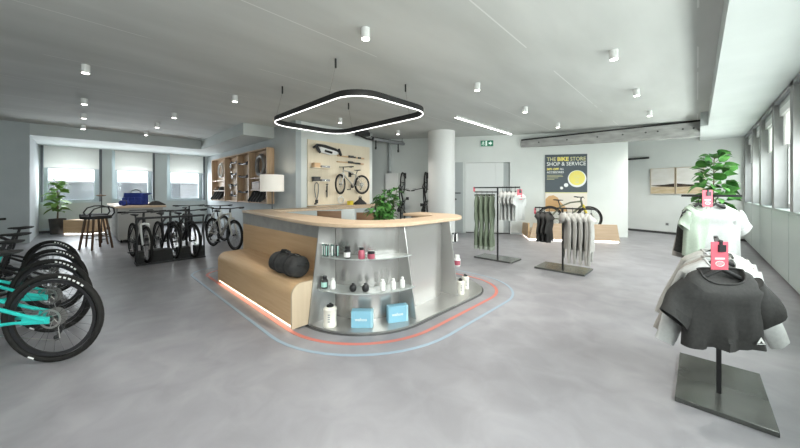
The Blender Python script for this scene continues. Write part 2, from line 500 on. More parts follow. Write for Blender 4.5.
struct('baseboard_doors', box(3.63, 5.2, -.012, 0, 0, .05, WB), 'wall_grey', label='low skirting beside the double door')

fdir = Vector((-1, .30, 0)).normalized()
FA = tr(.93, 12.75, 0) @ Matrix.Rotation(atan2(fdir.y, fdir.x), 4, 'Z')     # far wall: x runs away from the cabinets
struct('wall_far', box(-.8, 6.5, -.2, 0, 0, CZ, FA), 'wall', label='pale far wall that carries the twin paintings')
struct('baseboard_far', box(-.1, 6.5, 0, .015, 0, .07, FA), 'dark', label='dark skirting of the far wall')
struct('wall_far_side', box(-6.0, -5.8, 9.0, 15.2, 0, CZ), 'wall', label='hidden end wall behind the doors')

struct('wall_recess', box(-10.2, -10.0, 3.9, 6.6, 0, CZ), 'wall', label='end wall of the recess behind the tool board')
s = S().lathe([(.41, 0), (.41, CZ)], (-5.68, 7.74, 0), 40)
struct('column', s, 'white', label='round white column behind the counter')['category'] = 'column'

# haunched concrete beam between the doors' wall and the lowered ceiling
p0, p1 = Vector((-4.05, 9.78)), Vector((.06, 11.02))
n = Vector((p1.y - p0.y, p0.x - p1.x)).normalized() * .22
s = S()
bot = 2.80
s.rings([[Vector((p.x + o.x, p.y + o.y, z)) for o, z in ((n * 0, bot), (-n, bot), (-n, bot + hh), (n * 0, bot + hh))] for p, hh in ((p0, .20), (p0.lerp(p1, .5), .29), (p1, .40))])
bm_ = struct('beam', s, 'beam', label='raw concrete beam along the ceiling by the poster wall', smooth=0)
q = S()
for t in (.12, .3, .48, .62, .74, .80, .92, .97):
    p = p0.lerp(p1, t); z = bot + .10 + .12 * t
    q.cyl((p.x - n.x * .02, p.y - n.y * .02, z), (p.x + n.x * .05, p.y + n.y * .05, z), .022, seg=8)
obj('anchor_hole', q, 'dark', bm_)['kind'] = 'stuff'
q = S()
q.rings([[Vector((p.x + o.x, p.y + o.y, z)) for o, z in ((n * .05, bot + hh), (-n * .9, bot + hh), (-n * .9, bot + hh + .045), (n * .05, bot + hh + .045))] for p, hh in ((p0, .20), (p0.lerp(p1, .5), .29), (p1, .375))])
obj('shadow_gap_strip', q, 'black_matt', bm_)

# window side by the cabinets
PY = [12.5, 10.95, 9.67, 8.17, 6.72, 5.30, 3.90, 2.50, 1.10, -0.30, -1.70, -3.10, -4.50]
for i, y in enumerate(PY):
    struct('pillar_%d' % (i + 1), box(.94, 1.14, y, y + .20, 1.10, SZ), 'pillar', label='concrete window pillar above the cabinets')
PP = PY + [-6.2]
nw = 4
for i in range(len(PY)):
    y1 = PP[i]; y0 = PP[i + 1] + .18
    if y1 - y0 < .3: continue
    f = S()
    x0, x1 = 1.09, 1.112
    f.box(x0, x1, y0, y0 + .06, 1.12, 2.76).box(x0, x1, y1 - .06, y1, 1.12, 2.76).box(x0, x1, y0 + .06, y1 - .06, 1.12, 1.18).box(x0, x1, y0 + .06, y1 - .06, 2.70, 2.76)
    f.box(x0, x1, y0 + .06, y1 - .06, 2.11, 2.16)
    w = struct('window_%d' % nw, f, 'white', label='tall white-framed window above the grey cabinets')
    nw += 1
    obj('glass_pane', box(1.099, 1.103, y0 + .06, y1 - .06, 1.18, 2.70), 'glass', w)
    obj('blind_box', box(1.0, 1.065, y0 + .003, y1 - .003, 2.64, 2.76), 'white', w)
    obj('blind_fabric', box(1.04, 1.045, y0 + .02, y1 - .02, 2.15, 2.64), 'blind', w)
struct('wall_right', S().box(1.36, 1.52, -6.4, 12.9, 0, 1.09).box(1.0, 1.52, -6.4, 12.9, 2.762, SZ), 'soffit', label='wall under and over the row of windows')
struct('trim_header', box(.94, .99, -6.4, 12.9, 2.84, SZ), 'mid', label='thin rail where the lowered ceiling meets the windows')
struct('wall_behind', box(-13.1, 1.8, -6.4, -6.2, 0, CZ), 'wall', label='wall behind the viewer')

CS = [12.70, 11.13, 9.74, 8.37, 6.97, 5.57, 4.17, 2.77, 1.37, -0.03]
CL = ['beside the far wall', 'second from the far wall', 'third from the far wall', 'fourth from the far wall', 'fifth from the far wall', 'sixth from the far wall', 'seventh from the far wall', 'eighth from the far wall', 'ninth from the far wall']
for i in range(len(CS) - 1):
    y1, y0 = CS[i], CS[i + 1]
    c = thing('window_cabinet', 'grey green lacquered cabinet under the windows, ' + CL[i], 'cabinet', (1.14, (y0 + y1) / 2, 0), 0, 'cabinets under the windows')
    hw = (y1 - y0) / 2 - .003
    obj('carcass', box(-.17, .21, -hw, hw, .06, 1.07), 'cabinet', c)
    obj('cabinet_top', box(-.20, .21, -hw, hw, 1.072, 1.098), 'cabinet', c, bevel=.004)
    obj('door', box(-.205, -.172, -hw + .012, hw - .012, .075, 1.068), 'cabinet', c, bevel=.004)
    obj('plinth', box(-.15, .2, -hw, hw, 0, .06), 'black_matt', c)

# the world outside the glass
ob = thing('neighbour_building', 'low grey building seen through the alcove windows', 'building', (-27, 3, -.4))
obj('facade', box(-1, 0, -13, 12, 0, 2.3), 'facade_dark', ob)
obj('pale_bay', box(0, .1, 2.0, 3.4, 0, 2.25), 'render_wall', ob)
obj('roof_edge', box(-1.1, .12, -13, 12, 2.3, 2.42), 'render_wall', ob)
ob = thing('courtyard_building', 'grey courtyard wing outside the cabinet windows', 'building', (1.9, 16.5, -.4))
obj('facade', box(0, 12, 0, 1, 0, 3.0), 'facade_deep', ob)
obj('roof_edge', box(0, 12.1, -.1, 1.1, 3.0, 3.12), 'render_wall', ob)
struct('ground', S().box(-40, -16.3, -20, 25, -.6, -.4).box(1.9, 20, -20, 25, -.6, -.4), 'asphalt', label='paved ground outside the shop')

# floor lines around the counter
def ring_line(name, x0, x1, y0, y1, r, w, m, label):
    o = rounded_rect(x0, x1, y0, y1, r, 14)
    i = rounded_rect(x0 + w, x1 - w, y0 + w, y1 - w, [q - w for q in r], 14)
    s = S()
    for z in (0,):
        n = len(o)
        a = [s.bm.verts.new((p[0], p[1], .0025)) for p in o]; b = [s.bm.verts.new((p[0], p[1], .0025)) for p in i]
        c = [s.bm.verts.new((p[0], p[1], .0)) for p in o]; d = [s.bm.verts.new((p[0], p[1], .0)) for p in i]
        for k in range(n):
            j = (k + 1) % n
            s.bm.faces.new((a[k], a[j], b[j], b[k])); s.bm.faces.new((c[k], c[j], a[j], a[k])); s.bm.faces.new((b[k], b[j], d[j], d[k]))
    o = obj(name, s, m)
    tag(o, label, 'floor line', 'track lines round the counter')
    return o
ring_line('floor_line', -6.35, -1.70, 1.245, 4.60, (.45, 1.21, .9, .6), .032, 'blue_line', 'pale blue track line, outermost around the counter')
ring_line('floor_line', -6.05, -1.90, 1.42, 4.40, (.3, 1.02, .72, .5), .04, 'red_line', 'red track line around the counter between blue and dark lines')
ring_line('floor_line', -5.75, -2.06, 1.595, 4.20, (.3, .86, .6, .4), .03, 'black_line', 'thin dark track line around the counter base')

# ------------------------------------------------------------------ service counter
ctr = thing('service_counter', 'rounded metal service counter with birch top and display shelves', 'counter', (-3.6, 2.9, 0))
OX, OY = -3.6, 2.9
BX, BY, BR, BK = -2.40, 1.94, .51, 3.62      # body: face towards the cabinets, bench face, corner radius, rear face
CC = (BX - BR, BY + BR)                       # front corner centre
CD = (BX - BR, BK - BR)                       # rear corner centre
def body_path(d, x_start=-5.55, x_end=-3.2, n=14, back=True):
    """outer path of the counter grown by d, from the bench side round both corners to the rear hook"""
    p = [(x_start, BY - d)]
    r = BR + d
    for k in range(n + 1):
        t = radians(-90 + 90 * k / n); p.append((CC[0] + r * cos(t), CC[1] + r * sin(t)))
    if back:
        for k in range(n + 1):
            t = radians(90 * k / n); p.append((CD[0] + r * cos(t), CD[1] + r * sin(t)))
        p.append((x_end, BK + d))
    return p
def loc(path): return [(x - OX, y - OY) for x, y in path]
def strip(po, pi_, z0, z1):
    return S().prism(loc(po + list(reversed(pi_))), z0, z1)
obj('body_panel', strip(body_path(0), body_path(-.05), .02, 1.02), 'counter', ctr, 25)
obj('body_panel', box(-5.54 - OX, -5.48 - OX, 1.95 - OY, 5.0 - OY, .02, 1.02), 'counter', ctr)
obj('inner_panel', box(-5.2 - OX, -5.15 - OX, 2.3 - OY, 5.0 - OY, .02, 1.02), 'door_grey', ctr)
def arc(c, r, a0, a1, n=12): return [(c[0] + r * cos(radians(a0 + (a1 - a0) * k / n)), c[1] + r * sin(radians(a0 + (a1 - a0) * k / n))) for k in range(n + 1)]
top_o = [(-5.56, 1.90), (-4.9, 1.86), (-4.3, 1.80), (-3.7, 1.725), (-3.3, 1.69)] + arc((-2.92, 2.48), .80, -92, 0) + arc((-2.67, 3.15), .55, 0, 90) + [(-3.12, 3.70)]
top_i = [(-5.15, 2.22), (-3.0, 2.12)] + arc((-2.92, 2.56), .44, -85, 0, 8) + arc((-2.66, 3.12), .18, 0, 90, 6) + [(-3.12, 3.30)]
poly = [(-5.56, 5.0)] + top_o + list(reversed(top_i)) + [(-5.15, 5.0)]
obj('worktop', S().prism(loc(poly), 1.022, 1.062), 'top', ctr, 25, bevel=.008)
obj('inner_desk', S().prism(loc([(-5.15, 2.0), (-2.86, 2.0), (-2.58, 2.14), (-2.48, 2.44), (-2.48, 3.1), (-2.72, 3.45), (-3.2, 3.5), (-3.2, 2.55), (-5.15, 2.55)]), .70, .73), 'top', ctr, 0)
obj('base_plate', S().prism(loc([(-2.865, 1.95), (-2.865, 1.628)] + arc((-2.92, 2.455), .827, -86, 0) + arc((-2.64, 3.62), .55, 0, 90) + [(-3.2, 4.17), (-3.2, 3.6), (-2.6, 3.6), (-2.45, 2.5), (-2.6, 2.0)]), 0.003, .02), 'fin', ctr, 25)
obj('felt_band', box(-5.53 - OX, -2.87 - OX, BY - .035 - OY, BY - .001 - OY, .84, 1.02), 'felt', ctr)
obj('wooden_backrest', box(-5.53 - OX, -2.87 - OX, BY - .03 - OY, BY - .001 - OY, .02, .84), 'oak', ctr)
# fins: thin upright blades that widen towards the floor
def fin(c, a, top=.13, bot=.30):
    t = radians(a)
    u = Vector((cos(t), sin(t), 0)); v = Vector((-sin(t), cos(t), 0)) * .006
    b = Vector((c[0] - OX, c[1] - OY, 0))
    prof = [(BR + .001, .02), (BR + bot, .02), (BR + top, 1.02), (BR + .001, 1.02)]
    f = S().rings([[b + u * r + Vector((0, 0, z)) + v * sg for r, z in prof] for sg in (-1, 1)])
    obj('fin', f, 'fin', ctr, 0)
fin((CC[0] + .05, CC[1]), -90, .20, .325)
fin((CC[0], CC[1] + .03), 0, .07, .25)
fin((-2.50 - BR, 3.40), 0, .13, .27)
fin((CD[0] - .05, CD[1]), 90, .13, .29)
def sector(c, a0, a1, d, z, th=.012, n=14, ext0=None, ext1=None):
    r0, r1 = BR + .002, BR + d
    o = [(c[0] + r1 * cos(radians(a0 + (a1 - a0) * k / n)), c[1] + r1 * sin(radians(a0 + (a1 - a0) * k / n))) for k in range(n + 1)]
    i = [(c[0] + r0 * cos(radians(a0 + (a1 - a0) * k / n)), c[1] + r0 * sin(radians(a0 + (a1 - a0) * k / n))) for k in range(n + 1)]
    if ext0: o.insert(0, (o[0][0] + ext0[0], o[0][1] + ext0[1])); i.insert(0, (i[0][0] + ext0[0], i[0][1] + ext0[1]))
    if ext1: o.append((o[-1][0] + ext1[0], o[-1][1] + ext1[1])); i.append((i[-1][0] + ext1[0], i[-1][1] + ext1[1]))
    obj('glass_shelf', S().prism(loc(o + list(reversed(i))), z, z + th), 'glass_shelf', ctr, 25)
SH1, SH2 = .69, .36
for z, d in ((SH1, .19), (SH2, .24)):
    sector(CC, -84, 0, d, z, ext1=(0, .023))
    sector(CD, 37, 90, d + .02, z, ext1=(-.043, 0))

# bench along the counter
bn = thing('bench', 'long oak bench with rounded front and glowing base strip', 'bench', (-4.03, 1.668, 0))
prof = [(-.225, .055), (-.225, .34)]
for k in range(9):
    t = radians(180 - 90 * k / 8); prof.append((-.225 + .115 + .115 * cos(t), .345 + .115 * sin(t)))
prof += [(.235, .46), (.235, .44), (-.10, .44)]
inner = [(-.205, .345), (-.205, .055)]
prof2 = prof[:-1] + [(-.105, .44)] + [(-.11 + .095 * cos(radians(90 + 90 * k / 6)), .345 + .095 * sin(radians(90 + 90 * k / 6))) for k in range(1, 7)] + [(-.205, .055)]
obj('seat_shell', S().prism(prof2, -1.16, 1.135, 'yz'), 'oak', bn, 30)
side = prof[:11] + [(.235, .46), (.235, .02), (-.225, .02)]
obj('end_panel', S().prism(side, 1.136, 1.16, 'yz'), 'oak_light', bn, 30, label='pale end panel')
obj('end_panel', S().prism(side, -1.19, -1.161, 'yz'), 'oak', bn, 30)
obj('plinth', box(-1.15, 1.13, -.17, .22, 0, .05), 'dark', bn)
obj('light_strip', box(-1.15, 1.135, -.215, -.172, .028, .045), 'warm_glow', bn, label='warm glowing light strip')

# duffel bag on the bench
bg = thing('duffel_bag', 'charcoal barrel duffel bag lying on the oak bench', 'bag', (-3.27, 1.605, .462), radians(2))
s = S()
rg = []
for i in range(15):
    t = i / 14; x = -.27 + .54 * t
    e = min(1, (.5 - abs(t - .5)) * 2 / .16); k = .80 + .20 * sqrt(max(0, 1 - (1 - e) ** 2))
    rg.append([Vector((x, .122 * k * (1 + .03 * sin(5 * x * 9 + a * 3)) * cos(a), .116 + .113 * k * sin(a) * (1 + (.05 * sin(x * 31) if sin(a) > 0 else 0)))) for a in [2 * pi * q / 24 for q in range(24)]])
s.rings(rg)
for v in s.bm.verts: v.co.z = max(v.co.z, .004)
obj('bag_body', s, 'bag', bg, 60)
for sx in (-.11, .11):
    obj('strap_band', S().torus((sx, 0, .117), .119, .008, 'x', 32, 6, 2.6), 'black_matt', bg)
obj('carry_handle', S().tube([(-.11, -.03, .234), (-.08, -.03, .262), (0, -.03, .27), (.08, -.03, .262), (.11, -.03, .234)], .012, 8), 'black_matt', bg)
obj('end_loop', S().torus((.283, 0, .15), .05, .009, 'z', 16, 6, a0=-pi / 2, a1=pi / 2), 'black_matt', bg)
obj('zip', S().tube([(-.22, .015, .225), (-.1, .015, .233), (.1, .015, .233), (.22, .015, .225)], .005, 6), 'silver_tool', bg)

# ---- goods on the counter shelves
def on_shelf(name, label, cat, x, y, z, rz=0, group=None):
    return thing(name, label, cat, (x, y, z), rz, group)
Z1, Z2, Z0 = SH1 + .0125, SH2 + .0125, .0205
can_lab = ['outermost of the row beside the felt band', 'second from the felt band', 'third from the felt band', 'fourth from the felt band', 'last of the row, towards the round jar']
for i, (x, y) in enumerate(((-2.885, 1.770), (-2.845, 1.785), (-2.800, 1.80), (-2.757, 1.835), (-2.712, 1.865))):
    c = on_shelf('drink_can', 'slim striped can on the upper counter shelf, ' + can_lab[i], 'can', x, y, Z1, .4 * i, 'slim cans on the upper shelf')
    obj('can_body', S().lathe([(.016, 0), (.0185, .006), (.0185, .115), (.015, .122)], seg=16), ['black_plastic', 'green_dark'][i % 2], c)
    for a in (-.9, .6):
        obj('label_band', S().grid(lambda u, v, a=a: Vector((.0189 * cos(a - 1.3 + u * .7), .0189 * sin(a - 1.3 + u * .7), .008 + .1 * v)), 5, 2), ['mint', 'white_plastic'][i % 2], c)
    obj('can_lid', S().lathe([(.014, .1222), (.0145, .128), (.012, .128)], seg=16), 'chrome', c)
def jar(x, y, z, label, body, lid, r, h, name='supplement_jar', cat='jar', lab=None, group=None):
    c = on_shelf(name, label, cat, x, y, z, -.8, group)
    obj('jar_body', S().lathe([(r * .85, 0), (r, .01), (r, h * .62), (r * .72, h * .74), (r * .62, h * .76)], seg=20), body, c)
    obj('jar_lid', S().lathe([(r * .66, h * .765), (r * .70, h * .775), (r * .70, h * .98), (r * .62, h)], seg=20), lid, c)
    if lab:
        obj('label_print', S().grid(lambda u, v: Vector(((r + .0006) * cos(-1.2 + u * 2.2), (r + .0006) * sin(-1.2 + u * 2.2), h * (.12 + .40 * v))), 10, 2), lab, c)
    return c
jar(-2.557, 1.883, Z1, 'black round jar with white label on the upper counter shelf', 'black_plastic', 'black_plastic', .037, .122, lab='white_plastic')
jar(-2.434, 1.965, Z1, 'rose red bottle with black cap on the upper counter shelf', 'pink', 'black_plastic', .033, .118, 'supplement_bottle', 'bottle')
c = on_shelf('supplement_jar', 'short dark rose jar with black lid beside the rose bottle', 'jar', -2.372, 2.04, Z1)
obj('jar_body', S().lathe([(.034, 0), (.037, .005), (.037, .048), (.035, .05)], seg=20), 'pink', c)
obj('jar_lid', S().lathe([(.038, .0505), (.038, .074), (.034, .076)], seg=20), 'black_plastic', c)
jar(-2.805, 1.772, Z2, 'dark bottle with mint label on the lower counter shelf', 'black_plastic', 'black_plastic', .036, .125, lab='mint')
def spray(x, y, z, label, r=.028, h=.112):
    c = on_shelf('spray_bottle', label, 'bottle', x, y, z, 0, 'white bottles on the lower shelf')
    obj('bottle_body', S().lathe([(r * .9, 0), (r, .006), (r, h * .62), (r * .8, h * .74), (r * .55, h * .8)], seg=18), 'white_plastic', c)
    obj('bottle_cap', S().lathe([(r * .6, h * .805), (r * .6, h * .96), (r * .45, h)], seg=18), 'white_plastic', c)
spray(-2.716, 1.815, Z2, 'white bottle next to the dark mint-labelled bottle on the lower counter shelf')
spray(-2.309, 2.139, Z2, 'white bottle standing next to the round black flasks on the lower shelf')
spray(-2.255, 2.238, Z2, 'white bottle in the middle of the three beside the middle fin', .026)
spray(-2.228, 2.345, Z2, 'white bottle pressed against the middle fin of the counter', .026)
for i, (x, y) in enumerate(((-2.495, 1.905), (-2.404, 1.992))):
    c = on_shelf('round_flask', ['round black flask beside the white bottle on the lower shelf', 'round black flask second from the dark bottle, before the three white ones'][i], 'flask', x, y, Z2, .5, 'round black flasks')
    obj('flask_body', S().lathe([(.018, 0), (.032, .012), (.038, .036), (.032, .06), (.02, .072)], seg=20), 'black_plastic', c)
    obj('flask_cap', S().lathe([(.012, .0725), (.014, .078), (.010, .088)], seg=14), 'black_plastic', c)
def keg(x, y, label, h=.225, r=.068, rz=-.7):
    c = on_shelf('powder_tub', label, 'tub', x, y, Z0, rz, 'cream tubs on the counter base')
    obj('tub_body', S().lathe([(r * .94, 0), (r, .006), (r, .028), (r * .94, .036), (r * .94, h * .70), (r, h * .74), (r, h * .80), (r * .8, h * .86), (r * .5, h * .88)], seg=24), 'cream', c)
    obj('tub_cap', S().lathe([(r * .52, h * .883), (r * .54, h * .89), (r * .50, h * .95), (r * .3, h * .955)], seg=20), 'black_plastic', c)
    q = S().cyl((-.02, 0, h * .95), (-.02, 0, h * 1.0), .012, seg=10).cyl((.02, .005, h * .95), (.02, .005, h * .99), .014, seg=10)
    obj('cap_valve', q, 'black_plastic', c)
    for k in range(4):
        obj('label_print', S().grid(lambda u, v, k=k: Vector(((r * .94 + .0008) * cos(-.25 + u * .35), (r * .94 + .0008) * sin(-.25 + u * .35), h * (.27 + .10 * k + .05 * v))), 4, 1), 'mid', c)
keg(-2.672, 1.752, 'cream tub with black valve cap on the counter base by the bench')
keg(-2.265, 3.51, 'cream tub with black cap on the counter base, in front of its twin', .20, .052)
keg(-2.335, 3.74, 'cream tub with black cap standing behind its twin at the rear corner', .20, .052)
def carton(x, y, rz, label, w=.215, d=.085, h=.165):
    c = on_shelf('blue_carton', label, 'box', x, y, Z0, rz, 'blue product boxes')
    obj('carton', box(-w / 2, w / 2 - .022, -d / 2, d / 2, 0, h), 'blue_box', c, bevel=.002)
    obj('carton_edge', box(w / 2 - .0215, w / 2, -d / 2, d / 2, 0, h), 'blue_box_edge', c, bevel=.002)
    text_mesh('carton_print', 'wahoo', .044, 'white_plastic', c, tr(-.01, -d / 2 - .0008, h * .42) @ rot('X', 90), .0005, .0006, align='CENTER')
carton(-2.431, 1.975, radians(44), 'blue carton facing the viewer on the counter base')
carton(-2.272, 2.315, radians(62), 'blue carton turned sideways against the middle fin')
for i, (x, y) in enumerate(((-2.345, 3.45), (-2.335, 3.505), (-2.36, 3.555))):
    c = on_shelf('drink_can', 'black striped can on the rear corner shelf, ' + ['against the fin', 'in the middle of three', 'farther round the corner'][i], 'can', x, y, Z1, .6 * i, 'cans on the rear corner shelf')
    obj('can_body', S().lathe([(.016, 0), (.0185, .006), (.0185, .115), (.015, .122)], seg=16), 'black_plastic', c)
    obj('label_band', S().grid(lambda u, v: Vector((.0189 * cos(-1.3 + u * .9), .0189 * sin(-1.3 + u * .9), .008 + .1 * v)), 5, 2), 'white_plastic', c)
    obj('can_lid', S().lathe([(.014, .1222), (.0145, .128), (.012, .128)], seg=16), 'chrome', c)
jar(-2.34, 3.54, Z2, 'white bottle with dark and rose label on the rear corner shelf', 'white_plastic', 'white_plastic', .045, .15, 'supplement_bottle', 'bottle', 'pink')

# behind the counter: chairs, screen, leafy plant
def office_chair(x, y, rz, label):
    c = thing('wooden_chair', label, 'chair', (x, y, 0), rz, 'chairs behind the counter')
    obj('seat', S().prism(rounded_rect(-.22, .22, -.21, .21, .06, 4), .52, .55), 'chair_brown', c, bevel=.006)
    obj('backrest', S().rings([[Vector((.225 * sin(a), .20 + .05 * cos(a) - .05 + dy, z)) for a, dy in [(-1.2 + .24 * k, 0) for k in range(11)] + [(1.2 - .24 * k, .016) for k in range(11)]] for z in (.85, .86, 1.035, 1.045)]), 'chair_brown', c, 30)
    for sx in (-1, 1):
        for sy in (-1, 1):
            obj('leg', S().tube([(sx * .17, sy * .16, .52), (sx * .21, sy * .20, 0)], [.017, .013], 8), 'black', c)
        obj('back_post', S().tube([(sx * .16, .17, .55), (sx * .17, .205, .86)], .011, 8), 'black', c)
office_chair(-4.71, 3.12, radians(224), 'brown wooden chair behind the bench side of the counter')
office_chair(-3.90, 3.34, radians(224), 'brown wooden chair partly behind the leafy counter plant')
mo = thing('counter_screen', 'grey back of a screen standing on the inner counter desk', 'monitor', (-3.24, 2.40, .73), radians(42))
obj('stand_foot', box(-.09, .09, -.07, .07, 0, .012), 'mid', mo)
obj('stand_post', box(-.02, .02, -.012, .012, .012, .14), 'mid', mo)
obj('screen_case', box(-.085, .085, -.03, .0, .10, .42), 'door_grey', mo, bevel=.006)

def leaf_pts(base, dirv, up, L, W, droop, n=5):
    d = Vector(dirv).normalized(); u = Vector(up)
    side = d.cross(u)
    if side.length < 1e-4: side = d.orthogonal()
    side.normalize(); u = side.cross(d).normalized()
    rows = []
    for i in range(n + 1):
        t = i / n
        c = Vector(base) + d * (L * t * (1 - .12 * droop * t)) - Vector((0, 0, 1)) * droop * L * .55 * t * t + u * .0
        w = W * .5 * (sin(pi * min(1, t ** .75 * .98 + .02)) ** .8) + .0015
        rows.append((c + side * w + u * w * .25, c, c - side * w + u * w * .25))
    return rows
def add_leaf(s, *a, **k):
    rows = leaf_pts(*a, **k)
    vs = [[s.bm.verts.new(p) for p in r] for r in rows]
    for a_, b_ in zip(vs, vs[1:]):
        for i in range(2): s.bm.faces.new((a_[i], a_[i + 1], b_[i + 1], b_[i]))
def pot(r0, r1, h): return S().lathe([(r0, 0), (r1, h), (r1 * .9, h), (r1 * .88, h * .9)], seg=24)
cp = thing('counter_plant', 'bushy green potted plant behind the curved counter top', 'plant', (-3.0, 2.8, .731))
obj('pot', pot(.10, .13, .22), 'pot_light', cp)
obj('soil', S().lathe([(.112, .19), (.112, .2), (.01, .205)], seg=20), 'soil', cp)
s = S(); rnd = random.Random(3)
st = S()
for k in range(13):
    a = k * 2.4; rr = .03 + .09 * (k % 4) / 3
    tip = Vector((rr * 1.5 * cos(a), rr * 1.5 * sin(a), .42 + .30 * rnd.random()))
    b0 = Vector((.03 * cos(a), .03 * sin(a), .2))
    st.tube([b0, (b0 + tip) / 2 + Vector((.02 * cos(a), .02 * sin(a), .02)), tip], [.007, .005, .003], 5)
    for j in range(17):
        t = .25 + .75 * j / 16
        p = b0.lerp(tip, t); b = rnd.random() * 2 * pi
        add_leaf(s, p, (cos(b), sin(b), .25 + .5 * rnd.random()), (0, 0, 1), .13 + .06 * rnd.random(), .078, .5 + .8 * rnd.random(), n=3)
obj('stems', st, 'bark', cp)
obj('foliage', s, 'leaf', cp, 0)

# ------------------------------------------------------------------ bicycles
MESH = {}
def cached(key, build):
    if key not in MESH: MESH[key] = build()
    return MESH[key]
WR = .36
def wheel_meshes():
    def tire(): return S().torus((0, 0, 0), WR - .023, .023, 'y', 44, 8).mesh('tire', M['rubber'], 60)
    def rim():
        s = S()
        rings = []
        for i in range(44):
            a = 2 * pi * i / 44
            rings.append([Vector((r * cos(a), w, r * sin(a))) for r, w in ((WR - .05, -.012), (WR - .05, .012), (WR - .078, .009), (WR - .078, -.009))])
        return s.rings(rings, closed=True).mesh('rim', M['black_paint'], 40)
    def spokes():
        s = S()
        for i in range(24):
            a = 2 * pi * i / 24; b = a + (.35 if i % 4 < 2 else -.35); y = .022 if i % 2 else -.022
            s.tube([(.02 * cos(b), y, .02 * sin(b)), ((WR - .075) * cos(a), 0, (WR - .075) * sin(a))], .0012, 4, cap=False)
        return s.mesh('spokes', M['dark'], 0)
    def hub(): return S().lathe([(.008, -.055), (.012, -.05), (.022, -.03), (.015, -.015), (.015, .015), (.022, .03), (.012, .05), (.008, .055)], seg=14, axis='y').mesh('hub', M['black_paint'])
    def rotor():
        s = S()
        for r0, r1 in ((.062, .078), (.018, .03)):
            n = 28
            s.rings([[Vector((r * cos(2 * pi * k / n), .032 + y, r * sin(2 * pi * k / n))) for r, y in ((r0, 0), (r1, 0), (r1, .002), (r0, .002))] for k in range(n)], closed=True)
        for k in range(6):
            a = 2 * pi * k / 6
            s.tube([(.028 * cos(a), .033, .028 * sin(a)), (.064 * cos(a + .5), .033, .064 * sin(a + .5))], .003, 4)
        return s.mesh('brake_rotor', M['steel'], 30)
    return cached('tire', tire), cached('rim', rim), cached('spokes', spokes), cached('hub', hub), cached('rotor', rotor)
def wheel(parent, x, turn=0.0, marks=False, z=WR, name='wheel'):
    t, r, sp, h, ro = wheel_meshes()
    w = put('wheel', t, parent); w.location = (x, 0, z); w.rotation_euler = (0, 0, turn)
    put('rim', r, w); put('spokes', sp, w); put('hub', h, w); put('brake_rotor', ro, w)
    if marks:
        def mk(only):
            s = S(); idx = -1
            for sd in (1,):
                for base, cnt, stp, ln in ((1.72, 6, .105, .06), (5.08, 1, .1, .13)):
                    for k in range(cnt):
                        idx += 1
                        if idx != only: continue
                        a0 = base + k * stp; a1 = a0 + ln
                        c = []
                        for rr, dy in ((WR - .030, .0223), (WR - .015, .0222)):
                            for a in (a0, a1): c.append(Vector((rr * cos(a), sd * (dy + .0012), rr * sin(a))))
                        v = [s.bm.verts.new(p) for p in (c[0], c[1], c[3], c[2])]
                        s.bm.faces.new(v)
            return s.mesh('tire_mark', M['white_plastic'], 0)
        for i_ in range(7): put('tire_mark', cached('mark%d' % i_, lambda: mk(i_)), w)
    return w
def frame_mesh(paint, ext=0.0):
    def mk():
        s = S()
        A = (-.50 - ext, 0, WR); BB = (-.09, 0, .31); ST = (-.235, 0, .76); HT = (.345, 0, .86); HB = (.375, 0, .745)
        s.tube([HB, (.14, 0, .53), BB], [.030, .027, .028], 12)
        s.tube([HT, (.05, 0, .82), (-.215, 0, .70)], [.024, .022, .020], 12)
        s.tube([BB, ST], .019, 12)
        s.tube([(.37, 0, .735), (.341, 0, .875)], .028, 14)
        s.cyl((BB[0], -.04, BB[2]), (BB[0], .04, BB[2]), .026)
        for y in (-1, 1):
            s.tube([(BB[0] - .02, y * .03, BB[2] + .01), (-.28, y * .055, .335), (-.44, y * .065, .352), (A[0], y * .068, A[2])], [.014, .013, .012, .012], 8)
            s.tube([(-.222, y * .018, .70), (-.30, y * .045, .60), (-.46, y * .066, .41), (A[0], y * .068, A[2])] if not ext else [(-.10, y * .03, .535), (-.22, y * .05, .50), (-.50, y * .066, .41), (A[0], y * .068, A[2])], [.011, .011, .010, .012] if not ext else [.016, .015, .014, .014], 8)
            s.box(A[0] - .025, A[0] + .045, y * .068 - .005, y * .068 + .005, A[2] - .022, A[2] + .03)
            if ext: s.prism([(A[0] - .02, WR - .02), (A[0] + .17, WR - .022), (A[0] + .15, WR + .055), (A[0], WR + .03)], y * .066 - .008, y * .066 + .008, 'xz')
        return s.mesh('frame', M[paint])
    return cached('frame%s%s' % (paint, ext), mk)
def fork_mesh(paint):
    def mk():
        s = S()
        F = (.545, 0, WR)
        for y in (-1, 1):
            s.tube([(.392, y * .058, .735), (.43, y * .06, .62), (.48, y * .06, .50), (F[0], y * .058, F[2])], [.020, .021, .017, .014], 10)
        s.tube([(.392, -.062, .735), (.385, 0, .757), (.392, .062, .735)], .022, 10)
        s.tube([(.385, 0, .75), (.372, 0, .74)], .018, 10)
        return s.mesh('fork', M[paint])
    return cached('fork' + paint, mk)
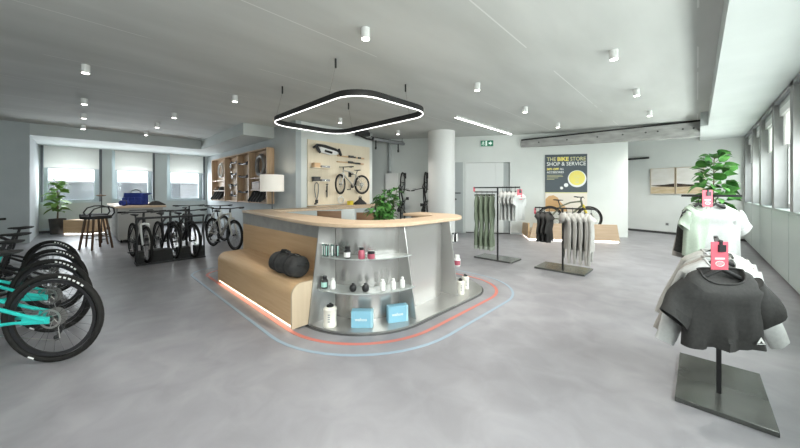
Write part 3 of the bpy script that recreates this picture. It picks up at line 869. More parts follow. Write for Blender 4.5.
def bike(label, loc, rz, frame='black_paint', fork='black_paint', group=None, marks=False, turn=0.0, scale=1.0, ext=0.0, name='bicycle'):
    b = thing(name, label, 'bicycle', loc, rz, group)
    if scale != 1.0: b.scale = (scale,) * 3
    put('frame', frame_mesh(frame, ext), b)
    mt = tr(.38, 0, 0) @ Matrix.Rotation(turn, 4, 'Z') @ tr(-.38, 0, 0)
    f = put('fork', fork_mesh(fork), b); f.matrix_local = mt
    wheel(b, -.50 - ext, 0, marks)
    w = wheel(b, .545, 0, False); w.matrix_local = mt @ tr(.545, 0, WR)
    def sad():
        s = S()
        rg = []
        for x, wd, zc, hh in ((-.135, .045, .90, .012), (-.12, .066, .902, .02), (-.06, .07, .90, .024), (0, .048, .895, .02), (.06, .026, .892, .018), (.115, .02, .89, .014), (.13, .010, .888, .008)):
            rg.append([Vector((x - .27, wd * cos(a), zc + (hh * sin(a) if sin(a) < 0 else hh * .6 * sin(a)))) for a in [2 * pi * k / 12 for k in range(12)]])
        s.rings(rg)
        return s.mesh('saddle', M['black_matt'], 60)
    sd = put('saddle', cached('saddle', sad), b)
    put('seatpost', cached('seatpost', lambda: S().tube([(-.232, 0, .74), (-.278, 0, .885)], .0145, 10).box(-.33, -.22, -.022, .022, .872, .884).mesh('seatpost', M['black'])), b)
    def bar():
        s = S()
        s.tube([(.27, -.37, .985), (.31, -.22, .985), (.345, -.05, .975), (.345, .05, .975), (.31, .22, .985), (.27, .37, .985)], .0125, 8)
        s.tube([(.338, 0, .88), (.335, 0, .935)], .020, 10).tube([(.335, 0, .925), (.35, 0, .972)], .018, 10)
        return s.mesh('handlebar', M['black'])
    hb = put('handlebar', cached('bar', bar), b); hb.matrix_local = mt
    for sd_, y_ in ((-1, 'a'), (1, 'b')): put('grip', cached('grip' + y_, lambda: S().tube([(.27, sd_ * .375, .985), (.288, sd_ * .26, .985)], .017, 8).mesh('grip', M['rubber'])), hb)
    for sd_, y_ in ((-1, 'a'), (1, 'b')): put('brake_lever', cached('lever' + y_, lambda: S().tube([(.31, sd_ * .22, .98), (.335, sd_ * .23, .965), (.325, sd_ * .33, .955)], .007, 6).mesh('brake_lever', M['black'])), hb)
    def crank():
        s = S()
        s.lathe([(.030, -.062), (.072, -.060), (.080, -.055), (.072, -.050), (.030, -.052)], (-.09, 0, .31), 32, 'y')
        return s.mesh('crankset', M['black'])
    cr = put('crankset', cached('crank', crank), b)
    put('crank_arm', cached('arm1', lambda: S().tube([(-.09, -.064, .31), (.01, -.078, .17)], [.013, .010], 8).mesh('crank_arm', M['black'])), cr)
    put('crank_arm', cached('arm2', lambda: S().tube([(-.09, .06, .31), (-.19, .075, .45)], [.013, .010], 8).mesh('crank_arm', M['black'])), cr)
    put('pedal', cached('pedal1', lambda: S().box(-.04, .06, -.17, -.08, .158, .182).mesh('pedal', M['black'], 0)), cr)
    put('pedal', cached('pedal2', lambda: S().box(-.24, -.14, .08, .17, .438, .462).mesh('pedal', M['black'], 0)), cr)
    cs = put('cassette', cached('cassette', lambda: S().lathe([(.02, -.022), (.075, -.024), (.075, -.027), (.062, -.028), (.062, -.033), (.05, -.034), (.05, -.039), (.036, -.04), (.036, -.046), (.02, -.047)], (-.50, 0, WR), 30, 'y').mesh('cassette', M['silver_tool'])), b)
    def der():
        s = S()
        s.tube([(-.50, -.06, WR - .02), (-.52, -.065, WR - .09), (-.47, -.058, WR - .19)], [.012, .012, .008], 8)
        for p in ((-.51, -.055, WR - .10), (-.475, -.055, WR - .185)): s.lathe([(.006, -.006), (.022, -.005), (.022, .005), (.006, .006)], p, 14, 'y')
        return s.mesh('derailleur', M['black'])
    cs.location.x = -ext
    dr = put('derailleur', cached('der', der), b); dr.location.x = -ext
    put('chain', cached('chain%s' % ext, lambda: S().tube([(-.09, -.056, .39), (-.49 - ext, -.034, WR + .055), (-.545 - ext, -.034, WR), (-.49 - ext, -.05, WR - .10), (-.50 - ext, -.05, WR - .19), (-.46 - ext, -.05, WR - .205), (-.10, -.056, .23), (-.02, -.056, .28), (-.03, -.056, .36)], .004, 4, closed=True).mesh('chain', M['steel'], 0)), b)
    return b

# turquoise bicycles in a row by the alcove corner; each points at the grey wall
A1 = radians(52 + 180)
EX = .16
def rear_at(x, y, a): return (x + (.50 + EX) * cos(a), y + (.50 + EX) * sin(a), 0)
teal_g = 'turquoise bicycles parked by the grey wall'
bike('turquoise bicycle standing frontmost of the four parked by the grey wall', rear_at(-3.75, -.15, A1), A1, 'teal', 'black_paint', teal_g, True, ext=EX)
bike('turquoise bicycle second in the row of four by the grey wall', rear_at(-4.56, -.20, A1 + .02), A1 + .02, 'teal', 'black_paint', teal_g, True, ext=EX)
bike('black bicycle with turquoise trim third in the row by the grey wall', rear_at(-5.35, -.22, A1), A1, 'black_paint', 'teal', teal_g, True, ext=EX)
bike('black bicycle last in the row of four, towards the potted fig', rear_at(-6.3, -.27, A1 - .02), A1 - .02, 'black_paint', 'black_paint', teal_g, True, ext=EX)

# the black floor rack and the bicycles in it
rk = thing('bike_rack', 'black steel floor rack holding three bicycles beside the workbench', 'bike rack', (-7.5, 1.27, 0))
obj('base_tray', box(-.28, .06, -.56, .56, 0, .03), 'black', rk, bevel=.004)
for ya, yb_ in ((-.545, -.44), (-.345, 0.0), (.095, .30), (.395, .54)):
    obj('wheel_block', S().prism([(-.26, .03), (.045, .03), (.045, .13), (-.01, .24), (-.26, .24)], ya, yb_, 'xz'), 'black_matt', rk, 0)
for y in (-.54, .54):
    obj('side_post', S().tube([(.04, y, .02), (-.02, y, .50), (-.05, y, .87)], .014, 8), 'black', rk)
    obj('side_post', S().tube([(-.26, y, .02), (-.05, y, .87)], .012, 8), 'black', rk)
obj('top_bar', S().cyl((-.05, -.56, .875), (-.05, .56, .875), .022), 'black', rk)
rg_ = 'bicycles in the black floor rack'
bike('bicycle with white fork in the black rack, in front of the workbench', (-8.12, .82, 0), radians(6), 'black_paint', 'white_paint', rg_)
bike('black bicycle in the middle of the black floor rack', (-8.21, 1.26, 0), radians(6), 'black_paint', 'black_paint', rg_, turn=.05)
bike('black bicycle at the counter end of the black floor rack', (-8.08, 1.56, 0), radians(6), 'black_paint', 'black_paint', rg_, turn=.05)
bike('silver bicycle standing free between the floor rack and the counter', (-8.32, 2.405, 0), radians(10), 'silver_paint', 'silver_paint', None, turn=0)
bike('white bicycle parked behind the black rack near the product wall', (-10.05, 2.72, 0), radians(4), 'white_paint', 'white_paint', 'bicycles parked behind the rack', turn=.1)
bike('black bicycle parked behind the rack near the last alcove window', (-10.7, 2.15, 0), radians(-3), 'black_paint', 'black_paint', 'bicycles parked behind the rack', turn=-.1)

# bicycle hung on the tool board, two hung upright at the rear wall, one on the podium
wb = bike('small silver bicycle hung on the pale tool board', (-7.27, 5.49, 1.30), radians(-90), 'silver_paint', 'white_paint', None, turn=.45, scale=.80)
def upright(u_s, label, hook_label):
    p = WB @ Vector((u_s, -.03, 0))
    b = bike(label, (0, 0, 0), 0, 'black_paint', 'black_paint', 'bicycles hung upright at the rear wall')
    up = (WB.to_3x3() @ Vector((0, -1, 0))).normalized(); fw = Vector((0, 0, 1)); lf = up.cross(fw)
    b.matrix_world = Matrix(((fw.x, lf.x, up.x, p.x), (fw.y, lf.y, up.y, p.y), (fw.z, lf.z, up.z, 1.13), (0, 0, 0, 1)))
    o = WB @ Vector((u_s, 0, 1.93))
    hook = S().box(-.04, .04, -.012, 0, -.10, .10).tube([(0, 0, .0), (0, -.32, .0), (0, -.36, .04)], .012, 8)
    h = obj('wall_hook', hook, 'black')
    h.location = o; h.rotation_euler = (0, 0, WA)
    tag(h, hook_label, 'hook', 'hooks of the upright bicycles')
upright(.12, 'black bicycle hung upright on the rear wall, next to the wall pipes', 'black hook holding the upright bicycle next to the wall pipes')
upright(.90, 'black bicycle hung upright on the rear wall, next to the round column', 'black hook holding the upright bicycle next to the round column')
podium_bike = bike('black and yellow bicycle standing on the podium under the poster', (0, 0, 0), 0, 'olive_paint', 'yellow_paint')
podium_bike.matrix_world = WB @ tr(5.15, -.62, .236)

# ------------------------------------------------------------------ clothes rails
def garment_meshes(key, L, W, sl, sang, sw, D=.085, folds=.16, hood=False, neck=.085, seed=1, dip=.055):
    """hanging garment in the xz plane, front towards -y; z = 0 is the rail"""
    rnd = random.Random(seed)
    p1, p2, p3 = rnd.random() * 6, rnd.random() * 6, rnd.random() * 6
    NP = 44
    zt = -.085
    zb = zt - L
    secs = [(neck, .045, zt), (neck + .03, .052, zt - .010), (max(W * .62, neck + .055), .062, zt - .026), (W * .84, .072, zt - .048), (W * .97, .082, zt - .075), (W * 1.0, D, zt - .13), (W * .985, D, zt - .2)]
    n = 9
    for k in range(1, n + 1):
        t = k / n
        secs.append((W * (.985 - .02 * sin(pi * t) + .015 * t), D * (1 + .06 * t), zt - .2 - (L - .2) * t))
    def ring(w, d, z, shrink=1.0, dz=0, idx=0):
        r = []
        g = max(0, min(1, (zt - .1 - z) / max(.15, L - .1)))
        for k in range(NP):
            a = 2 * pi * k / NP
            ca, sa = cos(a), sin(a)
            x = w * shrink * (abs(ca) ** .75) * (1 if ca >= 0 else -1)
            y = d * shrink * (abs(sa) ** .8) * (1 if sa >= 0 else -1)
            y += folds * D * g * (sin(x * 34 + p1 + z * 3) + .6 * sin(x * 57 + p2 - z * 5)) * abs(sa)
            zz = z + dz + .006 * g * sin(x * 25 + p3) * (1 if z <= zb + .02 else 0)
            if sa < 0:
                wt = abs(sa) ** .7
                zz = zz * (1 - wt) + (zt - dip - (zt - zz) * (1 - dip / L)) * wt
            r.append(Vector((x, y, zz)))
        return r
    s = S()
    rr = [ring(neck * .9, .04, zt, 1, -.05)] + [ring(*q, idx=i_) for i_, q in enumerate(secs)] + [ring(secs[-1][0], secs[-1][1], secs[-1][2], .97, .002), ring(secs[-1][0], secs[-1][1], secs[-1][2], .93, .06)]
    s.rings(rr)
    torso = s
    sleeves = []
    for sd in (-1, 1):
        d = Vector((sd * sin(radians(sang)), 0, -cos(radians(sang))))
        c0 = Vector((sd * (W - .075), 0, zt - .075 - sw * .35))
        nrm = Vector((sd * cos(radians(sang)), 0, sin(radians(sang))))
        q = S(); rg = []
        m = 8
        for k in range(m + 1):
            t = k / m
            c = c0 + d * (sl * t) + Vector((0, .012 * sin(t * 5 + p1 * sd), -.02 * t * t))
            hw = sw * (1.0 - .12 * t) if sl < .35 else sw * (1 - .38 * t)
            dp = D * (.80 - .1 * t)
            rg.append([c + nrm * (hw * cos(a)) + Vector((0, dp * sin(a) * (1 + .18 * sin(a * 3 + t * 7 + p2)), 0)) for a in [2 * pi * j / 20 for j in range(20)]])
        last = rg[-1]; cc = sum(last, Vector()) / 20
        rg.append([cc + (p - cc) * .92 for p in last]); rg.append([cc + (p - cc) * .88 - d * .05 for p in last])
        sleeves.append(q.rings(rg))
    col = S().tube([p + Vector((0, 0, .004)) for p in ring(neck, .045, zt)], .006, 6, closed=True)
    hd = None
    if hood:
        hd = S(); rg = []
        for k in range(9):
            t = k / 8
            r = .085 + .05 * sin(pi * t)
            rg.append([Vector((r * 1.25 * cos(a), .05 + .03 * t + r * .42 * sin(a), zt + .01 - .17 * t)) for a in [2 * pi * j / 18 for j in range(18)]])
        hd.rings(rg)
    return torso, sleeves, col, hd
def hanger_mesh():
    s = S().tube([(0, 0, .016), (.018, 0, .012), (.022, 0, -.006), (.01, 0, -.022), (0, 0, -.035), (0, 0, -.078)], .004, 6)
    s.tube([(-.19, 0, -.165), (-.10, 0, -.122), (0, 0, -.075), (.10, 0, -.122), (.19, 0, -.165)], [.008, .011, .014, .011, .008], 8)
    return s.mesh('hanger', M['black_matt'])
def garment(key, name, label, cat, m, group, **k):
    g = thing(name, label, cat, (0, 0, 0), 0, group)
    to, sl, co, hd = garment_meshes(key, **k)
    obj('torso', to, m, g, 60)
    for q in sl: obj('sleeve', q, m, g, 60)
    obj('collar', co, m, g, 60)
    if hd: obj('hood', hd, m, g, 60)
    put('hanger', cached('hanger', hanger_mesh), g)
    return g
def tag_card(loc, rz, label, group='red price cards', s=1.0, prints=True):
    t = thing('price_card', label, 'price card', loc, rz, group)
    t.scale = (s,) * 3
    obj('card', box(-.052, .052, -.002, .002, -.175, 0), 'red_tag', t)
    obj('clip', S().box(-.012, .030, -.012, .008, -.062, -.018).box(-.004, .012, -.010, .006, -.02, .006), 'black', t)
    if prints:
        obj('print_line', box(-.03, .03, -.0032, -.0022, -.110, -.100), 'tag_print', t)
        q = S().torus((0, -.003, -.138), .026, .003, 'y', 24, 4)
        for v in q.bm.verts: v.co.z = -.138 + (v.co.z + .138) * .62
        for k in (-1, 0, 1): q.box(-.022 + abs(k) * .006, .022 - abs(k) * .006, -.0034, -.0024, -.1395 + k * .007, -.1375 + k * .007)
        obj('emblem', q, 'tag_print', t, 0)
    return t
def rack(label, loc, rz, w, d, pole, h, rails):
    r = thing('clothes_rack', label, 'clothes rack', loc, rz)
    obj('base_plate', box(-w / 2, w / 2, -d / 2, d / 2, 0, .03), 'plate', r, bevel=.003)
    obj('pole', box(pole[0] - .0125, pole[0] + .0125, pole[1] - .0125, pole[1] + .0125, .03, h), 'black', r)
    for (x0, x1, y, z) in rails:
        obj('rail', box(x0, x1, y - .012, y + .012, z - .012, z + .012), 'black', r)
    return r

# rack by the double door: sage trousers and white shirts
rack('tall black clothes rack with sage trousers and white shirts before the double door', (-2.95, 5.93, 0), 0, .81, .46, (.085, -.15), 1.46, [(-.43, .53, -.15, 1.46), (-.43, .06, -.15, 1.37)])
def trousers(label, group):
    t = thing('trousers', label, 'trousers', (0, 0, 0), 0, group)
    s = S().rings([[Vector((w * cos(a), d * sin(a), z)) for a in [2 * pi * k / 20 for k in range(20)]] for w, d, z in ((.15, .022, -.06), (.155, .028, -.065), (.155, .028, -.10), (.16, .03, -.12))])
    obj('waistband', s, 'trouser', t, 60)
    for sd in (-1, 1):
        q = S(); rg = []
        for k in range(12):
            z = -.10 - 1.0 * k / 11
            w = .085 - .02 * k / 11; d = .036 + .006 * sin(k * 1.9 + sd)
            rg.append([Vector((sd * (.078 - .01 * k / 11) + w * cos(a), .008 * sin(k * .9 + sd) + d * sin(a) * (1 + .2 * sin(a * 3 + k * .3)), z)) for a in [2 * pi * j / 18 for j in range(18)]])
        l = obj('trouser_leg', q.rings(rg), 'trouser', t, 60)
        c = S().rings([[Vector((sd * .068 + w * cos(a), .004 + .045 * sin(a), z)) for a in [2 * pi * j / 18 for j in range(18)]] for w, z in ((.066, -1.10), (.068, -1.12), (.066, -1.17), (.058, -1.17), (.056, -1.12))])
        obj('cuff', c, 'trouser_cuff', l, 60)
    h = S().tube([(0, 0, .016), (.018, 0, .012), (.022, 0, -.006), (0, 0, -.03), (0, 0, -.05)], .004, 6).cyl((-.15, 0, -.055), (.15, 0, -.055), .006, seg=8)
    h.box(-.13, -.10, -.03, .03, -.085, -.045).box(.10, .13, -.03, .03, -.085, -.045)
    obj('hanger', h, 'black', t)
    return t
TL = ['at the free end of the rail', 'second from the free end of the rail', 'third from the free end of the rail', 'next to the rack pole']
base = None
for i in range(4):
    lab = 'sage jogging trousers on the tall rack, ' + TL[i]
    loc_ = (-3.33 + .115 * i, 5.78, 1.37)
    if base is None:
        base = trousers(lab, 'sage trousers on the tall rack'); base.location = loc_; base.rotation_euler = (0, 0, radians(112))
    else: dup(base, lab, loc_, radians(112 - 2 * i))
WL = ['next to the rack pole', 'second from the rack pole', 'third from the rack pole', 'fourth from the rack pole', 'carrying the red card at the rail end']
base = None
for i in range(5):
    lab = 'white short-sleeved shirt on the tall rack, ' + WL[i]
    loc_ = (-2.76 + .084 * i, 5.78, 1.46)
    if base is None:
        base = garment('tee1', 't_shirt', lab, 'shirt', 'tee_white', 'white shirts on the tall rack', L=.54, W=.225, sl=.17, sang=36, sw=.095, D=.030, folds=.5, seed=4)
        base.location = loc_; base.rotation_euler = (0, 0, radians(108))
    else: dup(base, lab, loc_, radians(108 - 9 * (i == 4) - 2 * i))
tag_card((-2.37, 5.66, 1.42), radians(66), 'red card clipped to the outermost white shirt on the tall rack', s=1.1)
tag_card((-3.385, 5.765, 1.475), radians(80), 'small red card at the free end of the tall rack rail', s=.55, prints=False)

# low rack before the poster: black tops and pale hoodies
rack('low black clothes rack with black tops and pale hoodies before the poster', (-1.71, 5.95, 0), 0, .80, .57, (.015, -.08), 1.085, [(-.46, .52, -.08, 1.085)])
BL = ['at the free end of the rail', 'second from the free end', 'next to the rack pole']
base = None
for i in range(3):
    lab = 'black short-sleeved top on the low rack, ' + BL[i]
    loc_ = (-2.09 + .085 * i, 5.87, 1.085)
    if base is None:
        base = garment('tee2', 't_shirt', lab, 'shirt', 'tee_black', 'black tops on the low rack', L=.52, W=.225, sl=.26, sang=20, sw=.09, D=.030, folds=.5, seed=9)
        base.location = loc_; base.rotation_euler = (0, 0, radians(104))
    else: dup(base, lab, loc_, radians(104 - 3 * i))
HL = ['first beside the pole', 'second from the pole', 'third from the pole', 'fourth from the pole', 'outermost at the rail end']
base = None
for i in range(5):
    lab = 'pale grey long-sleeved hoodie on the low rack, ' + HL[i]
    loc_ = (-1.63 + .092 * i, 5.87, 1.085)
    if base is None:
        base = garment('hood1', 'hoodie', lab, 'hoodie', 'tee_grey', 'pale hoodies on the low rack', L=.60, W=.22, sl=.70, sang=7, sw=.075, D=.030, folds=.55, hood=True, seed=12)
        base.location = loc_; base.rotation_euler = (0, 0, radians(116))
    else: dup(base, lab, loc_, radians(116 - 10 * (i == 4) - 2 * i))
tag_card((-2.165, 5.86, 1.07), radians(80), 'red card hanging at the black end of the low rack', s=.62, prints=False)

# rack beside the cabinets with the black jersey in front
rack('low rack with reflecting black plate carrying the black cropped jersey', (.115, 3.105, 0), 0, .44, .78, (-.01, -.13), 1.02, [(-.022, .002, 0, 1.02)])
rr_ = [o for o in bpy.data.objects if o.name.startswith('rail')][-1]
rr_.data = box(-.022, .002, -.43, .36, 1.008, 1.032).mesh('rail', M['black'])
tb = garment('tee3', 't_shirt', 'black cropped jersey with small white emblem, facing the viewer on the low rack', 'shirt', 'tee_black', None, L=.45, W=.228, sl=.21, sang=40, sw=.108, D=.07, folds=.42, neck=.128, seed=21, dip=.075)
tb.location = (.105, 2.70, .985); tb.rotation_euler = (0, 0, radians(42))
q = S()
e = [(0, .022), (.021, -.012), (.010, -.012), (0, .004), (-.010, -.012), (-.021, -.012)]
q.prism(e, -.001, .001, 'xz').tube([(-.023, 0, -.017), (.023, 0, -.017)], .0016, 4)
em = obj('emblem', q, 'white_plastic', tb, 0, label='small white triangular emblem')
em.location = (.128, -.098, -.465)
def back_shirt(name, lab, m, y, seed, **k):
    g = garment('b%d' % seed, name, lab, 'shirt', m, 'shirts behind the black jersey', seed=seed, **k)
    g.location = (.105 + .01 * (seed % 3 - 1), y, 1.02); g.rotation_euler = (0, 0, radians(42 + (seed % 5) * 2 - 4))
back_shirt('t_shirt', 'white long shirt directly behind the black cropped jersey', 'tee_white', 2.86, 31, L=.44, W=.235, sl=.44, sang=25, sw=.095, D=.04, folds=.3)
back_shirt('t_shirt', 'stone grey shirt second behind the black cropped jersey', 'tee_stone', 2.96, 33, L=.44, W=.235, sl=.42, sang=29, sw=.095, D=.04, folds=.3)
back_shirt('t_shirt', 'white shirt third behind the black cropped jersey', 'tee_white', 3.14, 32, L=.44, W=.235, sl=.50, sang=24, sw=.095, D=.04, folds=.3)
back_shirt('t_shirt', 'pale grey shirt last on the rail behind the black cropped jersey', 'tee_grey', 3.30, 36, L=.44, W=.235, sl=.42, sang=30, sw=.095, D=.04, folds=.3)
tag_card((.095, 2.60, 1.085), radians(42), 'red card with pale emblem in front of the black cropped jersey', s=.93)

# rack behind it with pale shirts
rack('rack with pale shirts standing behind the black jersey rack', (.10, 4.80, 0), 0, .44, .78, (-.0, -.05), 1.335, [(-.225, .225, -.20, 1.335)])
q = [o for o in bpy.data.objects if o.name.startswith('rail')][-1]
obj('side_rail', box(-.012, .012, -.36, .38, 1.30, 1.323), 'black', q.parent)
def pale_shirt(lab, m, x, y, seed, rz=0, **k):
    g = garment('p%d' % seed, 't_shirt', lab, 'shirt', m, 'pale shirts on the rear rack', seed=seed, **k)
    g.location = (x, y, 1.325); g.rotation_euler = (0, 0, radians(42 + rz))
pale_shirt('pale sage short-sleeved shirt foremost on the rear rack', 'tee_sage', .01, 4.44, 41, 10, L=.52, W=.16, sl=.14, sang=36, sw=.085, D=.05, folds=.5)
pale_shirt('white short-sleeved shirt behind the sage shirt on the rear rack', 'tee_white', .14, 4.56, 42, -4, L=.53, W=.225, sl=.19, sang=42, sw=.10, D=.05, folds=.5)
pale_shirt('black long shirt half hidden behind the pale shirts on the rear rack', 'tee_black', .04, 4.76, 43, 6, L=.62, W=.22, sl=.42, sang=20, sw=.085, D=.05, folds=.3)
pale_shirt('stone grey hoodie last on the rear rack', 'tee_stone', .06, 4.92, 44, -4, L=.72, W=.22, sl=.5, sang=16, sw=.085, D=.05, folds=.3)
tag_card((.075, 4.36, 1.395), radians(42), 'red card on the rail of the rack with pale shirts', s=.95)

# ------------------------------------------------------------------ podium and poster at the doors' wall
pd = thing('podium', 'pale wooden display podium with glowing base under the poster', 'podium', tuple(WB @ Vector((4.9, -.75, 0))), WA)
def pl(x): return x - 4.9
obj('deck', box(pl(4.02), pl(6.18), -.35, .74, .04, .235), 'oak_light', pd, bevel=.004)
obj('front_board', S().prism([(pl(3.98), .035), (pl(6.27), .035), (pl(6.20), .48), (pl(4.10), .48)], -.40, -.352, 'xz'), 'top', pd, 0)
obj('side_board', S().prism([(-.35, .035), (.74, .035), (.60, .40), (-.35, .48)], pl(3.96), pl(4.0), 'yz'), 'oak', pd, 0)
obj('light_strip', box(pl(4.0), pl(6.24), -.385, .70, .003, .032), 'strip_glow', pd, label='white glowing base strip')
po = thing('poster', 'dark slate poster with yellow disc and white lettering on the white wall', 'poster', tuple(WB @ Vector((5.252, -.002, 1.355))), WA)
obj('slate_panel', box(-.60, .60, -.018, 0, 0, 1.185), 'poster_dark', po)
obj('pale_panel', box(-.60, .60, -.017, 0, -.62, -.03), 'poster_cream', po)
obj('gold_band', box(-.60, .60, -.0175, 0, -.03, 0), 'poster_pale', po)
obj('tan_shape', S().prism([(-.59, -.6), (-.59, -.22), (-.50, -.12), (-.36, -.09), (-.24, -.16), (-.16, -.30), (-.02, -.45), (.05, -.6)], -.0195, -.0172, 'xz'), 'poster_tan', po, 0)
def disc(x, z, r, m, y=-.019, n=40, name='disc'):
    obj(name, S().prism([(x + r * cos(2 * pi * k / n), z + r * sin(2 * pi * k / n)) for k in range(n)], y - .0015, y, 'xz'), m, po, 0)
disc(.315, .42, .262, 'poster_white'); disc(.312, .445, .225, 'poster_yellow', -.021)
disc(.005, .225, .062, 'poster_white'); disc(-.125, .135, .045, 'poster_white')
q = S()
for k in range(4): q.box(.20 + .02 * k, .40 - .015 * k, -.0238, -.0228, .50 - .05 * k, .512 - .05 * k)
q.box(.27, .36, -.0238, -.0228, .29, .33)
obj('disc_drawing', q, 'poster_pale', po, 0)
def ptxt(t, x, z, size, m, bold=0.0, sp=1.0):
    return text_mesh('lettering', t, size, m, po, tr(x, -.0195, z) @ rot('X', 90), .0008, bold, sp)
def fit(o, x0, x1):
    xs = [v.co.x for v in o.data.vertices]; a, b = min(xs), max(xs)
    for v in o.data.vertices: v.co.x = x0 + (v.co.x - a) * (x1 - x0) / (b - a)
fit(ptxt('THE', -.55, .985, .165, 'poster_pale', .001), -.55, -.29)
fit(ptxt('BIKE', -.25, .985, .165, 'poster_yellow', .007), -.245, .08)
fit(ptxt('STORE', .12, .985, .165, 'poster_pale', .001), .125, .56)
fit(ptxt('SHOP & SERVICE', -.55, .835, .165, 'poster_white', .001), -.55, .56)
fit(ptxt('30% OFF', -.55, .70, .088, 'poster_yellow', .004), -.55, -.20)
fit(ptxt('ALL', -.18, .70, .088, 'poster_white', .001), -.17, -.06)
fit(ptxt('ACCESSORIES', -.55, .60, .088, 'poster_white', .001), -.55, -.06)
q = S()
for k, (w_) in enumerate((.45, .47, .33, .22)): q.box(-.55, -.55 + w_, -.0205, -.0195, .53 - .042 * k, .541 - .042 * k)
obj('small_print', q, 'poster_pale', po, 0)

ex = thing('exit_sign', 'green and white emergency exit sign above the double door', 'exit sign', tuple(WB @ Vector((2.88, 0, 2.86))), WA)
obj('sign_case', box(-.20, .20, -.045, 0, 0, .20), 'door_white', ex, bevel=.004)
obj('green_face', box(-.195, .195, -.050, -.0455, .005, .195), 'exit_green', ex)
q = S()
q.ball((-.125, -.051, .160), .014, (1, .15, 1), 10, 6)
q.tube([(-.125, -.0515, .145), (-.13, -.0515, .10)], .012, 6).tube([(-.13, -.0515, .10), (-.10, -.0515, .07), (-.11, -.0515, .03)], .008, 6).tube([(-.13, -.0515, .10), (-.15, -.0515, .065), (-.18, -.0515, .06)], .008, 6).tube([(-.125, -.0515, .135), (-.095, -.0515, .115), (-.085, -.0515, .13)], .006, 6).tube([(-.125, -.0515, .135), (-.16, -.0515, .12), (-.165, -.0515, .095)], .006, 6)
obj('running_figure', q, 'exit_white', ex)
q = S().box(-.06, -.045, -.0525, -.0505, .02, .18).box(-.035, .0, -.0525, -.0505, .02, .18)
obj('doorway_mark', q, 'exit_white', ex, 0)
q = S().prism([(.05, .07), (.05, .13), (.10, .13), (.10, .165), (.16, .10), (.10, .035), (.10, .07)], -.0525, -.0505, 'xz')
obj('arrow', q, 'exit_white', ex, 0)

# twin paintings on the far wall
def painting(px, pz, w, h, label, flip):
    p = thing('painting', label, 'painting', tuple(FA @ Vector((px, .004, pz))), atan2(fdir.y, fdir.x) + pi)
    obj('canvas', box(-w / 2, w / 2, -.03, 0, 0, h), 'canvas_pale', p)
    obj('sand_field', box(-w / 2 + .004, w / 2 - .004, -.0325, -.0302, .01, h * .28), 'canvas_tan', p)
    pts = [(-w / 2 + .01, h * .31), (-w * .1, h * .28), (w / 2 - .01, h * .26), (w / 2 - .01, h * .40), (w * .1, h * .36), (-w / 2 + .01, h * .33)]
    if flip: pts = [(-x, z) for x, z in reversed(pts)]
    obj('dark_band', S().prism(pts, -.034, -.0305, 'xz'), 'canvas_dark', p, 0)
    fr = S().box(-w / 2 - .012, -w / 2, -.04, 0, -.012, h + .012).box(w / 2, w / 2 + .012, -.04, 0, -.012, h + .012).box(-w / 2, w / 2, -.04, 0, h, h + .012).box(-w / 2, w / 2, -.04, 0, -.012, 0)
    obj('frame', fr, 'oak_light', p, 0)
    return p
PAINT = True
painting(1.81, 1.31, .63, .82, 'abstract sand and black painting on the far wall, beside the white poster wall', False)
painting(1.13, 1.31, .64, .82, 'abstract sand and black painting on the far wall, partly behind the fig leaves', True)
wr = thing('wall_rail', 'short black rail high on the far wall', 'rail', tuple(FA @ Vector((2.62, .06, 2.52))), atan2(fdir.y, fdir.x))
obj('rail_bar', box(-.45, .20, -.02, .02, -.03, .03), 'black', wr)
obj('bracket', box(-.05, .02, -.06, -.02, -.02, .02), 'black', wr)
so = thing('wall_socket', 'small grey socket low on the far wall under the paintings', 'socket', tuple(FA @ Vector((1.70, .0, .32))), atan2(fdir.y, fdir.x))
obj('socket_plate', box(-.04, .04, 0.001, .012, -.04, .04), 'mid', so, bevel=.003)
obj('socket_hole', S().cyl((0, .012, 0), (0, .014, 0), .02, seg=12), 'dark', so)

# ------------------------------------------------------------------ plants
def fig(label, loc, m, potm, trunk_h, pot_h, spread, n, L, seed, top):
    p = thing('fig_plant', label, 'plant', loc)
    obj('pot', pot(.16, .20, pot_h), potm, p)
    obj('soil', S().lathe([(.17, pot_h * .86), (.17, pot_h * .9), (.01, pot_h * .91)], seg=20), 'soil', p)
    r = random.Random(seed); st = S(); lf = S()
    st.tube([(0, 0, pot_h * .85), (.02, .01, trunk_h * .5 + pot_h * .5), (-.01, 0, trunk_h), (.01, .01, top)], [.022, .019, .016, .006], 8)
    for k in range(n):
        t = k / (n - 1)
        z = trunk_h * .72 + (top - trunk_h * .72) * t
        a = k * 2.4 + r.random() * .6
        rr = spread * (.25 + .75 * sin(pi * (.12 + .78 * t))) * (.75 + .4 * r.random())
        b0 = Vector((0, 0, z - .05)); b1 = Vector((cos(a) * rr * .45, sin(a) * rr * .45, z + .04))
        st.tube([b0, b1], [.006, .004], 5)
        for q in range(2):
            aa = a + (q - .5) * .9
            add_leaf(lf, b1, (cos(aa), sin(aa), r.uniform(-.25, .95) + .5 * (t - .4)), (r.uniform(-.7, .7), r.uniform(-.7, .7), 1), L * (.8 + .4 * r.random()), L * .74, .3 + .7 * r.random(), n=5)
    obj('trunk', st, 'bark', p)
    obj('foliage', lf, m, p, 30)
    return p
fig('tall fig plant with broad dark leaves by the far window cabinets', (.26, 9.55, 0), 'leaf', 'pot_dark', 1.10, .42, .42, 48, .29, 5, 2.12)
fig('potted fig with broad yellow green leaves in the window alcove', (-14.95, -.52, 0), 'leaf_light', 'pot_dark', .95, .50, .15, 18, .29, 11, 1.66)

